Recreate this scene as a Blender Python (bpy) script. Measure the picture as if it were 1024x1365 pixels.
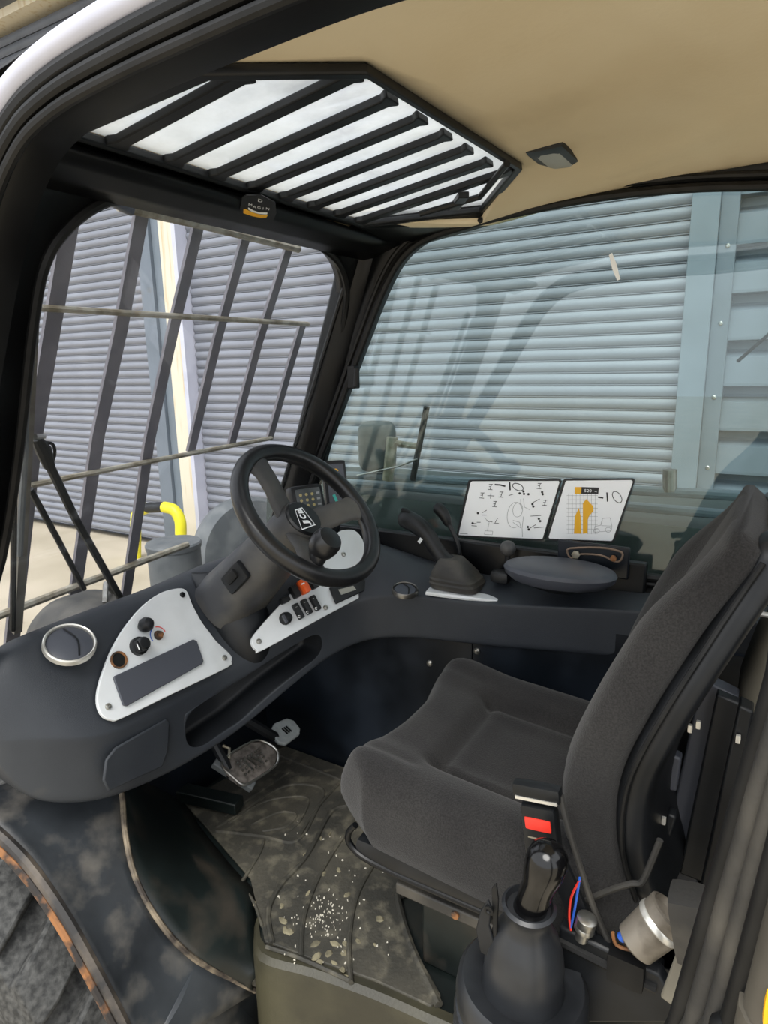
import bpy, bmesh, math, random
from mathutils import Vector, Matrix
random.seed(4)
for o in list(bpy.data.objects):
    bpy.data.objects.remove(o)
SC = bpy.context.scene
COL = SC.collection

# ------------------------------------------------------------------ camera
# cab axes: +X across the cab away from the open door, +Y forward, +Z up, cab floor at Z = 0
CAM = Vector((0.0, 0.0, 1.07))
CR = Vector((0.512510454, -0.858439183, -0.020376551))    # image right
CD = Vector((-0.200873389, -0.096787472, -0.974824121))   # image down
CF = Vector((0.834855027, 0.50370066, -0.222042179))      # view direction
FPX = 866.0
cam = bpy.data.cameras.new('camera')
cam_o = bpy.data.objects.new('camera', cam); COL.objects.link(cam_o)
cam.sensor_fit = 'VERTICAL'; cam.sensor_height = 36.0; cam.lens = FPX / 1365.0 * 36.0
cam.clip_start = 0.02; cam.clip_end = 200
mw = Matrix((( CR.x, -CD.x, -CF.x, CAM.x), (CR.y, -CD.y, -CF.y, CAM.y), (CR.z, -CD.z, -CF.z, CAM.z), (0, 0, 0, 1)))
cam_o.matrix_world = mw
SC.camera = cam_o

# ------------------------------------------------------------------ light
world = bpy.data.worlds.new('overcast'); SC.world = world; world.use_nodes = True
wn = world.node_tree; wn.nodes.clear()
w_out = wn.nodes.new('ShaderNodeOutputWorld'); w_bg = wn.nodes.new('ShaderNodeBackground')
w_bg.inputs[0].default_value = (0.93, 0.96, 1.0, 1); w_bg.inputs[1].default_value = 1.25
wn.links.new(w_bg.outputs[0], w_out.inputs[0])
sun = bpy.data.lights.new('sun', 'SUN'); sun.energy = 2.2; sun.angle = math.radians(35); sun.color = (1.0, 0.97, 0.92)
sun_o = bpy.data.objects.new('sun', sun); COL.objects.link(sun_o)
sun_o.rotation_euler = Vector((0.55, 0.10, -0.85)).to_track_quat('-Z', 'Y').to_euler()
SC.view_settings.view_transform = 'Standard'; SC.view_settings.look = 'None'
SC.view_settings.exposure = 0.5; SC.view_settings.gamma = 1.0
SC.view_settings.use_curve_mapping = False
try:
    SC.cycles.max_bounces = 12; SC.cycles.transparent_max_bounces = 16; SC.cycles.diffuse_bounces = 6
except Exception: pass

# ------------------------------------------------------------------ survey helpers (points on real planes)
def ray(x, y):
    return CR * (x - 512.0) + CD * (y - 682.5) + CF * FPX
def onX(x, y, X):
    r = ray(x, y); return CAM + r * ((X - CAM.x) / r.x)
def onY(x, y, Y):
    r = ray(x, y); return CAM + r * ((Y - CAM.y) / r.y)
def onZ(x, y, Z):
    r = ray(x, y); return CAM + r * ((Z - CAM.z) / r.z)
def onP(x, y, p0, n):
    r = ray(x, y); return CAM + r * ((Vector(p0) - CAM).dot(n) / r.dot(n))
V = Vector

# ------------------------------------------------------------------ object helpers
ORG = {}
def tag(o, label=None, cat=None, group=None, kind=None):
    if label: o['label'] = label
    if cat: o['category'] = cat
    if group: o['group'] = group
    if kind: o['kind'] = kind
    return o
def thing(name, label, cat, loc, group=None):
    o = bpy.data.objects.new(name, None); COL.objects.link(o); o.location = loc
    o.empty_display_size = 0.05
    ORG[o.name] = V(loc)
    return tag(o, label, cat, group)
def struct(name, verts, faces, m, parent=None, label=None, **k):
    o = O(name, verts, faces, m, parent, **k)
    if parent is None: o['kind'] = 'structure'
    if label: o['label'] = label
    return o
def O(name, verts, faces, m, parent=None, smooth=35, bevel=0, seg=2, sub=0, solid=0, soff=0):
    verts = [V(v) for v in verts]
    if parent is not None:
        org = ORG[parent.name]
    else:
        n = len(verts)
        org = V((sum(v.x for v in verts) / n, sum(v.y for v in verts) / n, min(v.z for v in verts)))
    me = bpy.data.meshes.new(name)
    me.from_pydata([tuple(v - org) for v in verts], [], faces)
    bm = bmesh.new(); bm.from_mesh(me); bmesh.ops.recalc_face_normals(bm, faces=bm.faces); bm.to_mesh(me); bm.free()
    me.update()
    o = bpy.data.objects.new(name, me); COL.objects.link(o)
    if parent is not None: o.parent = parent
    else: o.location = org
    ORG[o.name] = org
    if m is not None: me.materials.append(m)
    if solid:
        md = o.modifiers.new('solid', 'SOLIDIFY'); md.thickness = solid; md.offset = soff
    if bevel:
        md = o.modifiers.new('bevel', 'BEVEL'); md.width = bevel; md.segments = seg; md.limit_method = 'ANGLE'; md.angle_limit = math.radians(30)
    if sub:
        md = o.modifiers.new('sub', 'SUBSURF'); md.levels = sub; md.render_levels = sub
    if smooth:
        me.shade_smooth()
        if not sub: me.set_sharp_from_angle(angle=math.radians(smooth if not bevel else 60))
    return o
def join(*parts):
    vs, fs = [], []
    for v, f in parts:
        k = len(vs); vs += list(v); fs += [tuple(i + k for i in q) for q in f]
    return vs, fs
def box(c, h, ax=None):
    c = V(c)
    if ax is None: ax = (V((1, 0, 0)), V((0, 1, 0)), V((0, 0, 1)))
    vs = [c + ax[0] * (h[0] * a) + ax[1] * (h[1] * b) + ax[2] * (h[2] * d) for a in (-1, 1) for b in (-1, 1) for d in (-1, 1)]
    return vs, [(0, 1, 3, 2), (4, 6, 7, 5), (0, 4, 5, 1), (2, 3, 7, 6), (0, 2, 6, 4), (1, 5, 7, 3)]
def bx(x0, x1, y0, y1, z0, z1):
    return box(((x0 + x1) / 2, (y0 + y1) / 2, (z0 + z1) / 2), ((x1 - x0) / 2, (y1 - y0) / 2, (z1 - z0) / 2))
def frame(n, up=(0, 0, 1)):
    n = V(n).normalized(); u = V(up)
    if abs(n.dot(u.normalized())) > 0.98: u = V((0, 1, 0))
    a = u.cross(n).normalized(); b = n.cross(a).normalized()
    return a, b, n
def loft(rings, closed=True, caps=True, loop=False):
    n = len(rings[0]); vs = [V(p) for r in rings for p in r]; fs = []
    m = len(rings)
    for i in range(m if loop else m - 1):
        j = (i + 1) % m
        for k in range(n if closed else n - 1):
            l = (k + 1) % n
            fs.append((i * n + k, i * n + l, j * n + l, j * n + k))
    if caps and not loop and closed:
        fs.append(tuple(range(n - 1, -1, -1))); fs.append(tuple((m - 1) * n + k for k in range(n)))
    return vs, fs
def crv(pts, n=6, closed=False):
    pts = [V(p) for p in pts]; out = []; m = len(pts)
    for i in range(m if closed else m - 1):
        if closed: p0, p1, p2, p3 = pts[(i - 1) % m], pts[i], pts[(i + 1) % m], pts[(i + 2) % m]
        else: p0, p1, p2, p3 = pts[max(i - 1, 0)], pts[i], pts[i + 1], pts[min(i + 2, m - 1)]
        for k in range(n):
            t = k / n
            out.append(0.5 * ((2 * p1) + (p2 - p0) * t + (2 * p0 - 5 * p1 + 4 * p2 - p3) * t * t + (3 * p1 - p0 - 3 * p2 + p3) * t ** 3))
    if not closed: out.append(pts[-1])
    return out
def tube(pts, r, n=10, closed=False, up=None, prof=None):
    """sweep; r number or list; prof = list of (a,b) unit profile"""
    pts = [V(p) for p in pts]; m = len(pts); rings = []; prev = None
    if prof is None: prof = [(math.cos(2 * math.pi * k / n), math.sin(2 * math.pi * k / n)) for k in range(n)]
    for i in range(m):
        if closed: t = pts[(i + 1) % m] - pts[(i - 1) % m]
        else: t = pts[min(i + 1, m - 1)] - pts[max(i - 1, 0)]
        t.normalize()
        if up is not None: a = V(up).cross(t).normalized()
        elif prev is None: a = frame(t)[0]
        else: a = (prev - t * prev.dot(t)).normalized()
        prev = a; b = t.cross(a)
        rr = r[i] if isinstance(r, (list, tuple)) else r
        rings.append([pts[i] + (a * u + b * v) * rr for u, v in prof])
    return loft(rings, True, True, closed)
def lathe(c, axis, prof, n=24, up=(0, 0, 1), ell=1.0):
    """prof list of (radius, height along axis)"""
    a, b, ax = frame(axis, up); c = V(c); rings = []
    for r, h in prof:
        r = max(r, 1e-5)
        rings.append([c + ax * h + (a * math.cos(2 * math.pi * k / n) + b * (math.sin(2 * math.pi * k / n) * ell)) * r for k in range(n)])
    return loft(rings, True, True)
def prism(poly, d):
    poly = [V(p) for p in poly]; d = V(d); n = len(poly)
    vs = poly + [p + d for p in poly]
    fs = [tuple(range(n - 1, -1, -1)), tuple(range(n, 2 * n))] + [(k, (k + 1) % n, n + (k + 1) % n, n + k) for k in range(n)]
    return vs, fs
def rbox(c, h, r, ax=None, n=(8, 8, 4), fn=None):
    """rounded box with a grid on it, then fn(local vec, unit vec) -> local vec"""
    c = V(c); h = V(h)
    if ax is None: ax = (V((1, 0, 0)), V((0, 1, 0)), V((0, 0, 1)))
    idx = {}; vs = []; fs = []
    def vid(i, j, k):
        key = (i, j, k)
        if key not in idx:
            p = V((-h.x + 2 * h.x * i / n[0], -h.y + 2 * h.y * j / n[1], -h.z + 2 * h.z * k / n[2]))
            q = V([max(-(h[a] - r), min(h[a] - r, p[a])) for a in range(3)])
            d = p - q
            if d.length > 1e-9: p = q + d.normalized() * r
            if fn: p = fn(p, V((p.x / h.x, p.y / h.y, p.z / h.z)))
            idx[key] = len(vs); vs.append(c + ax[0] * p.x + ax[1] * p.y + ax[2] * p.z)
        return idx[key]
    for k in (0, n[2]):
        for i in range(n[0]):
            for j in range(n[1]): fs.append((vid(i, j, k), vid(i + 1, j, k), vid(i + 1, j + 1, k), vid(i, j + 1, k)))
    for j in (0, n[1]):
        for i in range(n[0]):
            for k in range(n[2]): fs.append((vid(i, j, k), vid(i + 1, j, k), vid(i + 1, j, k + 1), vid(i, j, k + 1)))
    for i in (0, n[0]):
        for j in range(n[1]):
            for k in range(n[2]): fs.append((vid(i, j, k), vid(i, j + 1, k), vid(i, j + 1, k + 1), vid(i, j, k + 1)))
    return vs, fs
def rot_ax(axis, deg, ax=None):
    M = Matrix.Rotation(math.radians(deg), 3, axis)
    if ax is None: ax = (V((1, 0, 0)), V((0, 1, 0)), V((0, 0, 1)))
    return tuple(M @ a for a in ax)
def text(s, size, origin, right, up, depth=0.0008, center=True, squash=1.0, bold=0.0, fit=None):
    cu = bpy.data.curves.new('txt', 'FONT'); cu.body = s; cu.size = size; cu.extrude = 0; cu.offset = bold
    cu.resolution_u = 3
    to = bpy.data.objects.new('txt', cu); COL.objects.link(to)
    dg = bpy.context.evaluated_depsgraph_get(); me = bpy.data.meshes.new_from_object(to.evaluated_get(dg))
    vs = [v.co.copy() for v in me.vertices]; fs = [tuple(p.vertices) for p in me.polygons]
    bpy.data.objects.remove(to); bpy.data.curves.remove(cu); bpy.data.meshes.remove(me)
    right = V(right).normalized(); up = V(up).normalized(); nn = right.cross(up)
    if fit:
        w_ = max(v.x for v in vs) - min(v.x for v in vs); h_ = max(v.y for v in vs) - min(v.y for v in vs)
        for v in vs: v.x *= fit[0] / w_; v.y *= fit[1] / h_
    if center and vs:
        cx = (min(v.x for v in vs) + max(v.x for v in vs)) / 2; cy = (min(v.y for v in vs) + max(v.y for v in vs)) / 2
    else: cx = cy = 0
    return [V(origin) + right * ((v.x - cx) * squash) + up * (v.y - cy) + nn * depth for v in vs], fs
def copy_part(src, parent, loc=None):
    c = src.copy(); COL.objects.link(c); c.parent = parent
    if loc is not None: c.location = loc
    ORG[c.name] = ORG[parent.name] if parent is not None else V(loc)
    return c

# ------------------------------------------------------------------ materials
def lin(h):
    h = h.lstrip('#'); c = [int(h[i:i + 2], 16) / 255 for i in (0, 2, 4)]
    return tuple(x / 12.92 if x < 0.04045 else ((x + 0.055) / 1.055) ** 2.4 for x in c) + (1,)
def mat(name, col, rough=0.5, metal=0.0, col2=None, nscale=8.0, ndet=4.0, lo=0.4, hi=0.65, bump=0.0, bscale=200.0, rough2=None, stretch=None,
        col3=None, n3=30.0, lo3=0.6, hi3=0.72, coat=0.0, var=0.0, spec=0.5):
    m = bpy.data.materials.new(name); m.use_nodes = True; nt = m.node_tree; N = nt.nodes; L = nt.links
    b = N['Principled BSDF']; b.inputs['Roughness'].default_value = rough; b.inputs['Metallic'].default_value = metal
    b.inputs['Base Color'].default_value = lin(col); b.inputs['Specular IOR Level'].default_value = spec
    if coat: b.inputs['Coat Weight'].default_value = coat; b.inputs['Coat Roughness'].default_value = 0.1
    tc = N.new('ShaderNodeTexCoord'); src = tc.outputs['Object']
    if stretch:
        mp = N.new('ShaderNodeMapping'); mp.inputs['Scale'].default_value = stretch; L.new(src, mp.inputs[0]); src = mp.outputs[0]
    cur = None
    if col2:
        no = N.new('ShaderNodeTexNoise'); no.inputs['Scale'].default_value = nscale; no.inputs['Detail'].default_value = ndet; L.new(src, no.inputs['Vector'])
        rp = N.new('ShaderNodeMapRange'); rp.inputs[1].default_value = lo; rp.inputs[2].default_value = hi; L.new(no.outputs[0], rp.inputs[0])
        mx = N.new('ShaderNodeMix'); mx.data_type = 'RGBA'; mx.inputs[6].default_value = lin(col); mx.inputs[7].default_value = lin(col2)
        L.new(rp.outputs[0], mx.inputs[0]); cur = mx.outputs[2]
        if rough2 is not None:
            mr = N.new('ShaderNodeMapRange'); mr.inputs[3].default_value = rough; mr.inputs[4].default_value = rough2; L.new(rp.outputs[0], mr.inputs[0]); L.new(mr.outputs[0], b.inputs['Roughness'])
    if col3:
        no = N.new('ShaderNodeTexNoise'); no.inputs['Scale'].default_value = n3; no.inputs['Detail'].default_value = 5; L.new(src, no.inputs['Vector'])
        rp = N.new('ShaderNodeMapRange'); rp.inputs[1].default_value = lo3; rp.inputs[2].default_value = hi3; L.new(no.outputs[0], rp.inputs[0])
        mx = N.new('ShaderNodeMix'); mx.data_type = 'RGBA'; mx.inputs[7].default_value = lin(col3)
        if cur: L.new(cur, mx.inputs[6])
        else: mx.inputs[6].default_value = lin(col)
        L.new(rp.outputs[0], mx.inputs[0]); cur = mx.outputs[2]
    if var and cur is None:
        rgb = N.new('ShaderNodeRGB'); rgb.outputs[0].default_value = lin(col); cur = rgb.outputs[0]
    if var:
        oi = N.new('ShaderNodeObjectInfo'); hs = N.new('ShaderNodeHueSaturation')
        mr = N.new('ShaderNodeMapRange'); mr.inputs[3].default_value = 1 - var; mr.inputs[4].default_value = 1 + var
        L.new(oi.outputs['Random'], mr.inputs[0]); L.new(mr.outputs[0], hs.inputs['Value']); L.new(cur, hs.inputs['Color']); cur = hs.outputs[0]
    if cur: L.new(cur, b.inputs['Base Color'])
    if bump:
        no = N.new('ShaderNodeTexNoise'); no.inputs['Scale'].default_value = bscale; no.inputs['Detail'].default_value = 3; L.new(src, no.inputs['Vector'])
        bp = N.new('ShaderNodeBump'); bp.inputs['Strength'].default_value = bump; bp.inputs['Distance'].default_value = 0.002
        L.new(no.outputs[0], bp.inputs['Height']); L.new(bp.outputs[0], b.inputs['Normal'])
    return m
def glass(name, tint, refl=0.06, grime=0.0, gcol='c8ccc8', rough=0.0):
    m = bpy.data.materials.new(name); m.use_nodes = True; nt = m.node_tree; N = nt.nodes; L = nt.links; N.clear()
    out = N.new('ShaderNodeOutputMaterial'); tr = N.new('ShaderNodeBsdfTransparent'); tr.inputs[0].default_value = tint
    gl = N.new('ShaderNodeBsdfGlossy'); gl.inputs['Roughness'].default_value = rough; gl.inputs[0].default_value = (1, 1, 1, 1)
    ge = N.new('ShaderNodeNewGeometry'); dt = N.new('ShaderNodeVectorMath'); dt.operation = 'DOT_PRODUCT'
    L.new(ge.outputs['Incoming'], dt.inputs[0]); L.new(ge.outputs['Normal'], dt.inputs[1])
    def mth(op, a, b_=None, clamp=False):
        q = N.new('ShaderNodeMath'); q.operation = op; q.use_clamp = clamp
        for i_, v_ in enumerate((a, b_)):
            if v_ is None: continue
            if isinstance(v_, (int, float)): q.inputs[i_].default_value = v_
            else: L.new(v_, q.inputs[i_])
        return q.outputs[0]
    c_ = mth('ABSOLUTE', dt.outputs['Value']); p5 = mth('POWER', mth('SUBTRACT', 1.0, c_, True), 5.0)
    ml_ = mth('ADD', mth('MULTIPLY', p5, 0.6), refl, True)
    mx = N.new('ShaderNodeMixShader'); L.new(ml_, mx.inputs[0]); L.new(tr.outputs[0], mx.inputs[1]); L.new(gl.outputs[0], mx.inputs[2])
    last = mx
    if grime:
        df = N.new('ShaderNodeBsdfDiffuse'); df.inputs[0].default_value = lin(gcol)
        tl = N.new('ShaderNodeBsdfTranslucent'); tl.inputs[0].default_value = lin(gcol)
        ad = N.new('ShaderNodeMixShader'); L.new(df.outputs[0], ad.inputs[1]); L.new(tl.outputs[0], ad.inputs[2])
        tc = N.new('ShaderNodeTexCoord'); no = N.new('ShaderNodeTexNoise'); no.inputs['Scale'].default_value = 6; no.inputs['Detail'].default_value = 6
        L.new(tc.outputs['Object'], no.inputs['Vector'])
        mr = N.new('ShaderNodeMapRange'); mr.inputs[1].default_value = 0.35; mr.inputs[2].default_value = 0.75; mr.inputs[3].default_value = grime * 0.4; mr.inputs[4].default_value = grime * 1.6
        L.new(no.outputs[0], mr.inputs[0])
        m2 = N.new('ShaderNodeMixShader'); L.new(mr.outputs[0], m2.inputs[0]); L.new(mx.outputs[0], m2.inputs[1]); L.new(ad.outputs[0], m2.inputs[2]); last = m2
    L.new(last.outputs[0], out.inputs[0])
    return m
M = {}
M['dash'] = mat('dash_plastic', '292d33', 0.5, col2='32363b', nscale=5, col3='5f5b52', n3=5, lo3=0.66, hi3=0.9, bump=0.25, bscale=900, spec=0.4)
M['dash_dark'] = mat('dark_dash_plastic', '15181c', 0.5, bump=0.2, bscale=900)
M['black'] = mat('black_plastic', '121416', 0.42, col2='1c1e21', nscale=12, spec=0.35)
M['wheel'] = mat('wheel_vinyl', '161719', 0.3, col2='212122', nscale=14, bump=0.12, bscale=600)
M['hub'] = mat('hub_vinyl', '36373a', 0.5, col2='55534e', nscale=9, bump=0.15, bscale=700)
M['frame'] = mat('black_frame_paint', '0a0b0d', 0.32, col2='121416', nscale=6, rough2=0.45, col3='4d4a44', n3=40, lo3=0.74, hi3=0.82, spec=0.3)
M['rubber'] = mat('seal_rubber', '0e0f10', 0.5, col2='1c1c1c', nscale=20, spec=0.3)
M['dusty_rubber'] = mat('dusty_rubber', '2d2c2a', 0.6, col2='56524a', nscale=12, lo=0.42, hi=0.8, bump=0.3, bscale=150)
M['panel'] = mat('side_panel_paint', '0b1016', 0.3, col2='18202a', nscale=5, rough2=0.5, col3='6b7076', n3=60, lo3=0.75, hi3=0.8)
M['fender'] = mat('fender_paint', '181b1e', 0.38, col2='41464b', nscale=3.5, lo=0.4, hi=0.75, rough2=0.5, col3='77726a', n3=16, lo3=0.48, hi3=0.95, bump=0.25, bscale=60)
M['arch'] = mat('arch_paint', '0c1312', 0.42, col2='1b2322', nscale=7, col3='564c42', n3=9, lo3=0.52, hi3=0.95)
M['rust'] = mat('rusty_edge', '2a2522', 0.7, col2='8f6038', nscale=22, lo=0.42, hi=0.54, bump=0.5, bscale=80)
M['weld'] = mat('weld_bead', '3a332d', 0.7, col2='8c7f6b', nscale=30, bump=0.5, bscale=120)
M['mat'] = mat('floor_mat_rubber', '33322d', 0.62, col2='4b483f', nscale=6, col3='817b6a', n3=30, lo3=0.5, hi3=0.95, bump=0.6, bscale=140)
M['mud'] = mat('dried_mud', '857e66', 0.9, col2='5f5a49', nscale=40, bump=0.5, bscale=150)
M['olive'] = mat('olive_sill', '2f2d22', 0.5, col2='474433', nscale=6, bump=0.2)
M['head'] = mat('headliner', 'e2d4b6', 0.85, col2='d0be9b', nscale=2.2, lo=0.35, hi=0.7, col3='9c8a66', n3=2.6, lo3=0.6, hi3=0.95, bump=0.15, bscale=120)
M['silver'] = mat('silver_plate', 'dde1e3', 0.42, metal=0.1, col2='cfd3d4', nscale=9)
M['steel'] = mat('worn_steel', '8d8c88', 0.35, metal=0.9, col2='5f5b54', nscale=30)
M['screw'] = mat('screw_steel', 'a9a8a2', 0.3, metal=0.9)
M['white'] = mat('white_paint', 'c6c7d4', 0.3, col2='b8bac8', nscale=5)
M['vinyl_white'] = mat('sticker_white', 'f8fafa', 0.4)
M['ink'] = mat('sticker_ink', '1a1b1c', 0.5)
M['greyink'] = mat('sticker_grey_ink', '9a9c9c', 0.5)
M['yellow'] = mat('sticker_yellow', 'f0b216', 0.45)
M['orange'] = mat('orange_plastic', 'f0642a', 0.4)
M['red'] = mat('red_plastic', 'e2382c', 0.35)
M['blue'] = mat('blue_insulation', '2f62c8', 0.4)
M['teal'] = mat('teal_print', '2aa79c', 0.4)
M['key'] = mat('key_print', 'b7a873', 0.5)
M['screen'] = mat('membrane', '4a4f50', 0.35)
M['vent'] = mat('vent_plastic', '43464e', 0.45)
M['chrome'] = mat('bright_ring', 'd7d5cd', 0.3, metal=0.6)
M['steelbar'] = mat('guard_steel', '67656b', 0.5, metal=0.1, col2='78757a', nscale=18)
M['rod'] = mat('guard_rod', 'b0aa9a', 0.45, metal=0.5, col2='847a66', nscale=30)
M['tyre'] = mat('tyre_rubber', '232424', 0.75, col2='585856', nscale=80, ndet=8, lo=0.35, hi=0.8, bump=0.8, bscale=90)
M['slat'] = mat('shutter_paint', '83868e', 0.42, col2='7a7d85', nscale=2.0, var=0.03, spec=0.4)
M['post'] = mat('grey_post_paint', '6d7680', 0.45, col2='646d76', nscale=3)
M['post2'] = mat('light_post_paint', '747e87', 0.5, col2='6a747c', nscale=3)
M['cream'] = mat('cream_steel', 'd9d0bb', 0.6, col2='c0a878', nscale=3, lo=0.55, hi=0.75, stretch=(6, 6, 0.6))
M['clad'] = mat('cladding', '68717a', 0.5, col2='5f686f', nscale=3)
M['dark_clad'] = mat('upper_sheet', '565a62', 0.6, col2='484c53', nscale=3)
M['concrete'] = mat('concrete', 'bfb39e', 0.9, col2='aa9f89', nscale=1.2, col3='968c78', n3=6, lo3=0.62, hi3=0.8, bump=0.3, bscale=40)
M['ypipe'] = mat('yellow_pipe', 'e9e02a', 0.4, col2='d6cc20', nscale=8)
M['machine'] = mat('machine_body', '2e3634', 0.4, col2='3d4643', nscale=6, col3='6b6f66', n3=30, lo3=0.7, hi3=0.8)
M['greypart'] = mat('grey_casting', '55595b', 0.6, col2='6b6e6e', nscale=12)
M['clear_lens'] = mat('lamp_lens', '9d9c92', 0.35)
M['green'] = mat('green_sheet', '2fae6a', 0.6)
M['beige'] = mat('dusty_cover', '6b675c', 0.7, col2='827c6d', nscale=6)
M['glass'] = glass('windscreen_glass', (0.97, 0.98, 1.0, 1), 0.03, 0.012)
M['glass_side'] = glass('side_glass', (0.84, 0.93, 0.92, 1), 0.045, 0.02)
M['glass_roof'] = glass('roof_glass', (0.93, 0.95, 0.97, 1), 0.02, 0.8, 'f0f3f4')
def fabric():
    m = mat('seat_fabric', '232222', 0.95, col2='2c2b2a', nscale=7, lo=0.4, hi=0.7, spec=0.15)
    nt = m.node_tree; N = nt.nodes; L = nt.links; b = N['Principled BSDF']
    tc = N.new('ShaderNodeTexCoord'); mp = N.new('ShaderNodeMapping'); mp.inputs['Scale'].default_value = (1, 1, 1); L.new(tc.outputs['Object'], mp.inputs[0])
    wv = N.new('ShaderNodeTexNoise'); wv.inputs['Scale'].default_value = 420; wv.inputs['Detail'].default_value = 2; L.new(mp.outputs[0], wv.inputs['Vector'])
    bp = N.new('ShaderNodeBump'); bp.inputs['Strength'].default_value = 0.7; bp.inputs['Distance'].default_value = 0.0015; L.new(wv.outputs[0], bp.inputs['Height']); L.new(bp.outputs[0], b.inputs['Normal'])
    src = b.inputs['Base Color'].links[0].from_socket
    mr = N.new('ShaderNodeMapRange'); mr.inputs[1].default_value = 0.35; mr.inputs[2].default_value = 0.65; mr.inputs[3].default_value = 0.72; mr.inputs[4].default_value = 1.28; L.new(wv.outputs[0], mr.inputs[0])
    hs = N.new('ShaderNodeHueSaturation'); L.new(mr.outputs[0], hs.inputs['Value']); L.new(src, hs.inputs['Color']); L.new(hs.outputs[0], b.inputs['Base Color'])
    b.inputs['Sheen Weight'].default_value = 0.12; b.inputs['Sheen Roughness'].default_value = 0.6
    return m
M['fabric'] = fabric()

# ================================================================== OUTSIDE
WX = 4.2; GZ = -0.65
g = bx(-30, 34, -30, 34, GZ - 0.1, GZ)
struct('ground', *g, M['concrete'], smooth=0, label='pale concrete yard seen through the windscreen')
struct('wall_building', *bx(WX + 0.12, WX + 0.4, -9, 16, GZ, 6.0), M['dark_clad'], smooth=0, label='dark backing wall of the building behind the shutters')

def slat_mesh(L, P, depth=0.017):
    prof = []
    for k in range(9):
        t = k / 8.0
        prof.append((-depth * math.sin(math.pi * (0.06 + 0.88 * t)), P * (0.16 + 0.84 * t)))
    prof = [(0.004, 0.0), (0.004, P * 0.06), (-0.008, P * 0.075), (-0.008, P * 0.135), (0.003, P * 0.15)] + prof
    vs = [V((x, y, z)) for y in (0, L) for x, z in prof]; n = len(prof)
    fs = [(k, k + 1, n + k + 1, n + k) for k in range(n - 1)]
    return vs, fs
def shutter(name, label, y0, y1, z0, z1, m, P=0.075, x=WX, bar=True, group=None):
    t = thing(name, label, 'roller shutter', (x, y0, z0), group)
    vs, fs = slat_mesh(y1 - y0, P)
    n = int((z1 - z0) / P); first = None
    for k in range(n):
        if first is None:
            first = O('slat', [v + V((x, y0, z0)) for v in vs], fs, m, t, smooth=50)
        else:
            copy_part(first, t, (0, 0, k * P))
    return t
shutter('roller_shutter', 'grey slatted roller shutter spanning from the cream post to the right side window', 0.505, 4.42, GZ + 0.06, 3.0, M['slat'])
shutter('roller_shutter', 'grey slatted roller shutter left of the cream post, behind the window guard', 4.93, 13.0, GZ + 0.06, 3.0, M['slat'])
shutter('upper_shutter', 'dark grey ribbed sheeting high up, seen above the white cab roof edge', 2.2, 15.0, 3.02, 4.2, M['dark_clad'], P=0.085, x=WX - 0.06)
# lintel and fascia above
tag(O('lintel_beam', *bx(WX - 0.16, WX + 0.1, 1.5, 15, 4.2, 4.27), M['cream'], smooth=0), 'cream steel beam above the dark ribbed sheeting', 'beam')
tag(O('fascia', *join(bx(WX - 0.4, WX + 0.1, 1.5, 15, 4.27, 4.5), bx(WX - 0.3, WX + 0.1, 1.5, 15, 4.5, 4.56), bx(WX - 0.5, WX + 0.1, 1.5, 15, 4.56, 5.2)), M['dark_clad'], smooth=0), 'dark stepped fascia at the very top left', 'fascia')
tag(O('drain_pipe', *tube([(WX - 0.22, 3.5, 3.6), (WX - 0.22, 3.5, 4.30)], 0.05, 12), M['post2']), 'short light grey pipe hanging from the beam above the roof', 'pipe')
# posts
t = thing('shutter_post', 'slate grey steel post beside the cream post', 'post', (WX - 0.03, 4.77, GZ))
O('web', *bx(WX - 0.12, WX + 0.1, 4.76, 4.92, GZ, 3.0), M['post'], t, smooth=0)
O('guide_channel', *bx(WX - 0.09, WX + 0.1, 4.66, 4.755, GZ, 3.0), M['post2'], t, smooth=0)
t = thing('cream_post', 'cream steel post with rust streaks between two shutters', 'post', (WX - 0.05, 4.53, GZ))
O('flange', *bx(WX - 0.1, WX + 0.1, 4.47, 4.655, GZ, 3.0), M['cream'], t, smooth=0)
O('edge_strip', *bx(WX - 0.13, WX + 0.1, 4.425, 4.47, GZ, 3.0), M['white'], t, smooth=0)
t = thing('guide_post', 'blue grey steel post between the shutter and the louvred cladding', 'post', (WX - 0.05, 0.40, GZ))
O('channel', *bx(WX - 0.10, WX + 0.1, 0.36, 0.50, GZ, 3.2), M['post2'], t, smooth=0, bevel=0.004)
O('side_flange', *bx(WX - 0.07, WX + 0.1, 0.27, 0.36, GZ, 3.2), M['clad'], t, smooth=0, bevel=0.004)
rv = None
for k in range(8):
    z = GZ + 0.3 + 0.4 * k
    pv, pf = lathe((WX - 0.07, 0.31, z), (-1, 0, 0), [(0.012, 0), (0.012, 0.004), (0.006, 0.009)], 8)
    O('rivet', pv, pf, M['screw'], t)
# louvred cladding right of the post
t = thing('louvred_cladding', 'grey cladding with deep horizontal louvres at the right edge', 'cladding', (WX, -1.6, GZ))
fst = None
P = 0.247
prof = [(0.02, 0.0), (0.03, 0.012), (0.03, 0.055), (-0.055, 0.06), (-0.055, 0.075), (-0.035, P - 0.03), (0.02, P)]
for k in range(15):
    z = GZ + k * P + 0.02
    if fst is None:
        vs = [V((WX + a, y, z + b)) for y in (-3.6, 0.27) for a, b in prof]; n = len(prof)
        fst = O('louvre_board', vs, [(i, i + 1, n + i + 1, n + i) for i in range(n - 1)], M['clad'], t, smooth=0)
    else: copy_part(fst, t, (0, 0, k * P))
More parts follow.
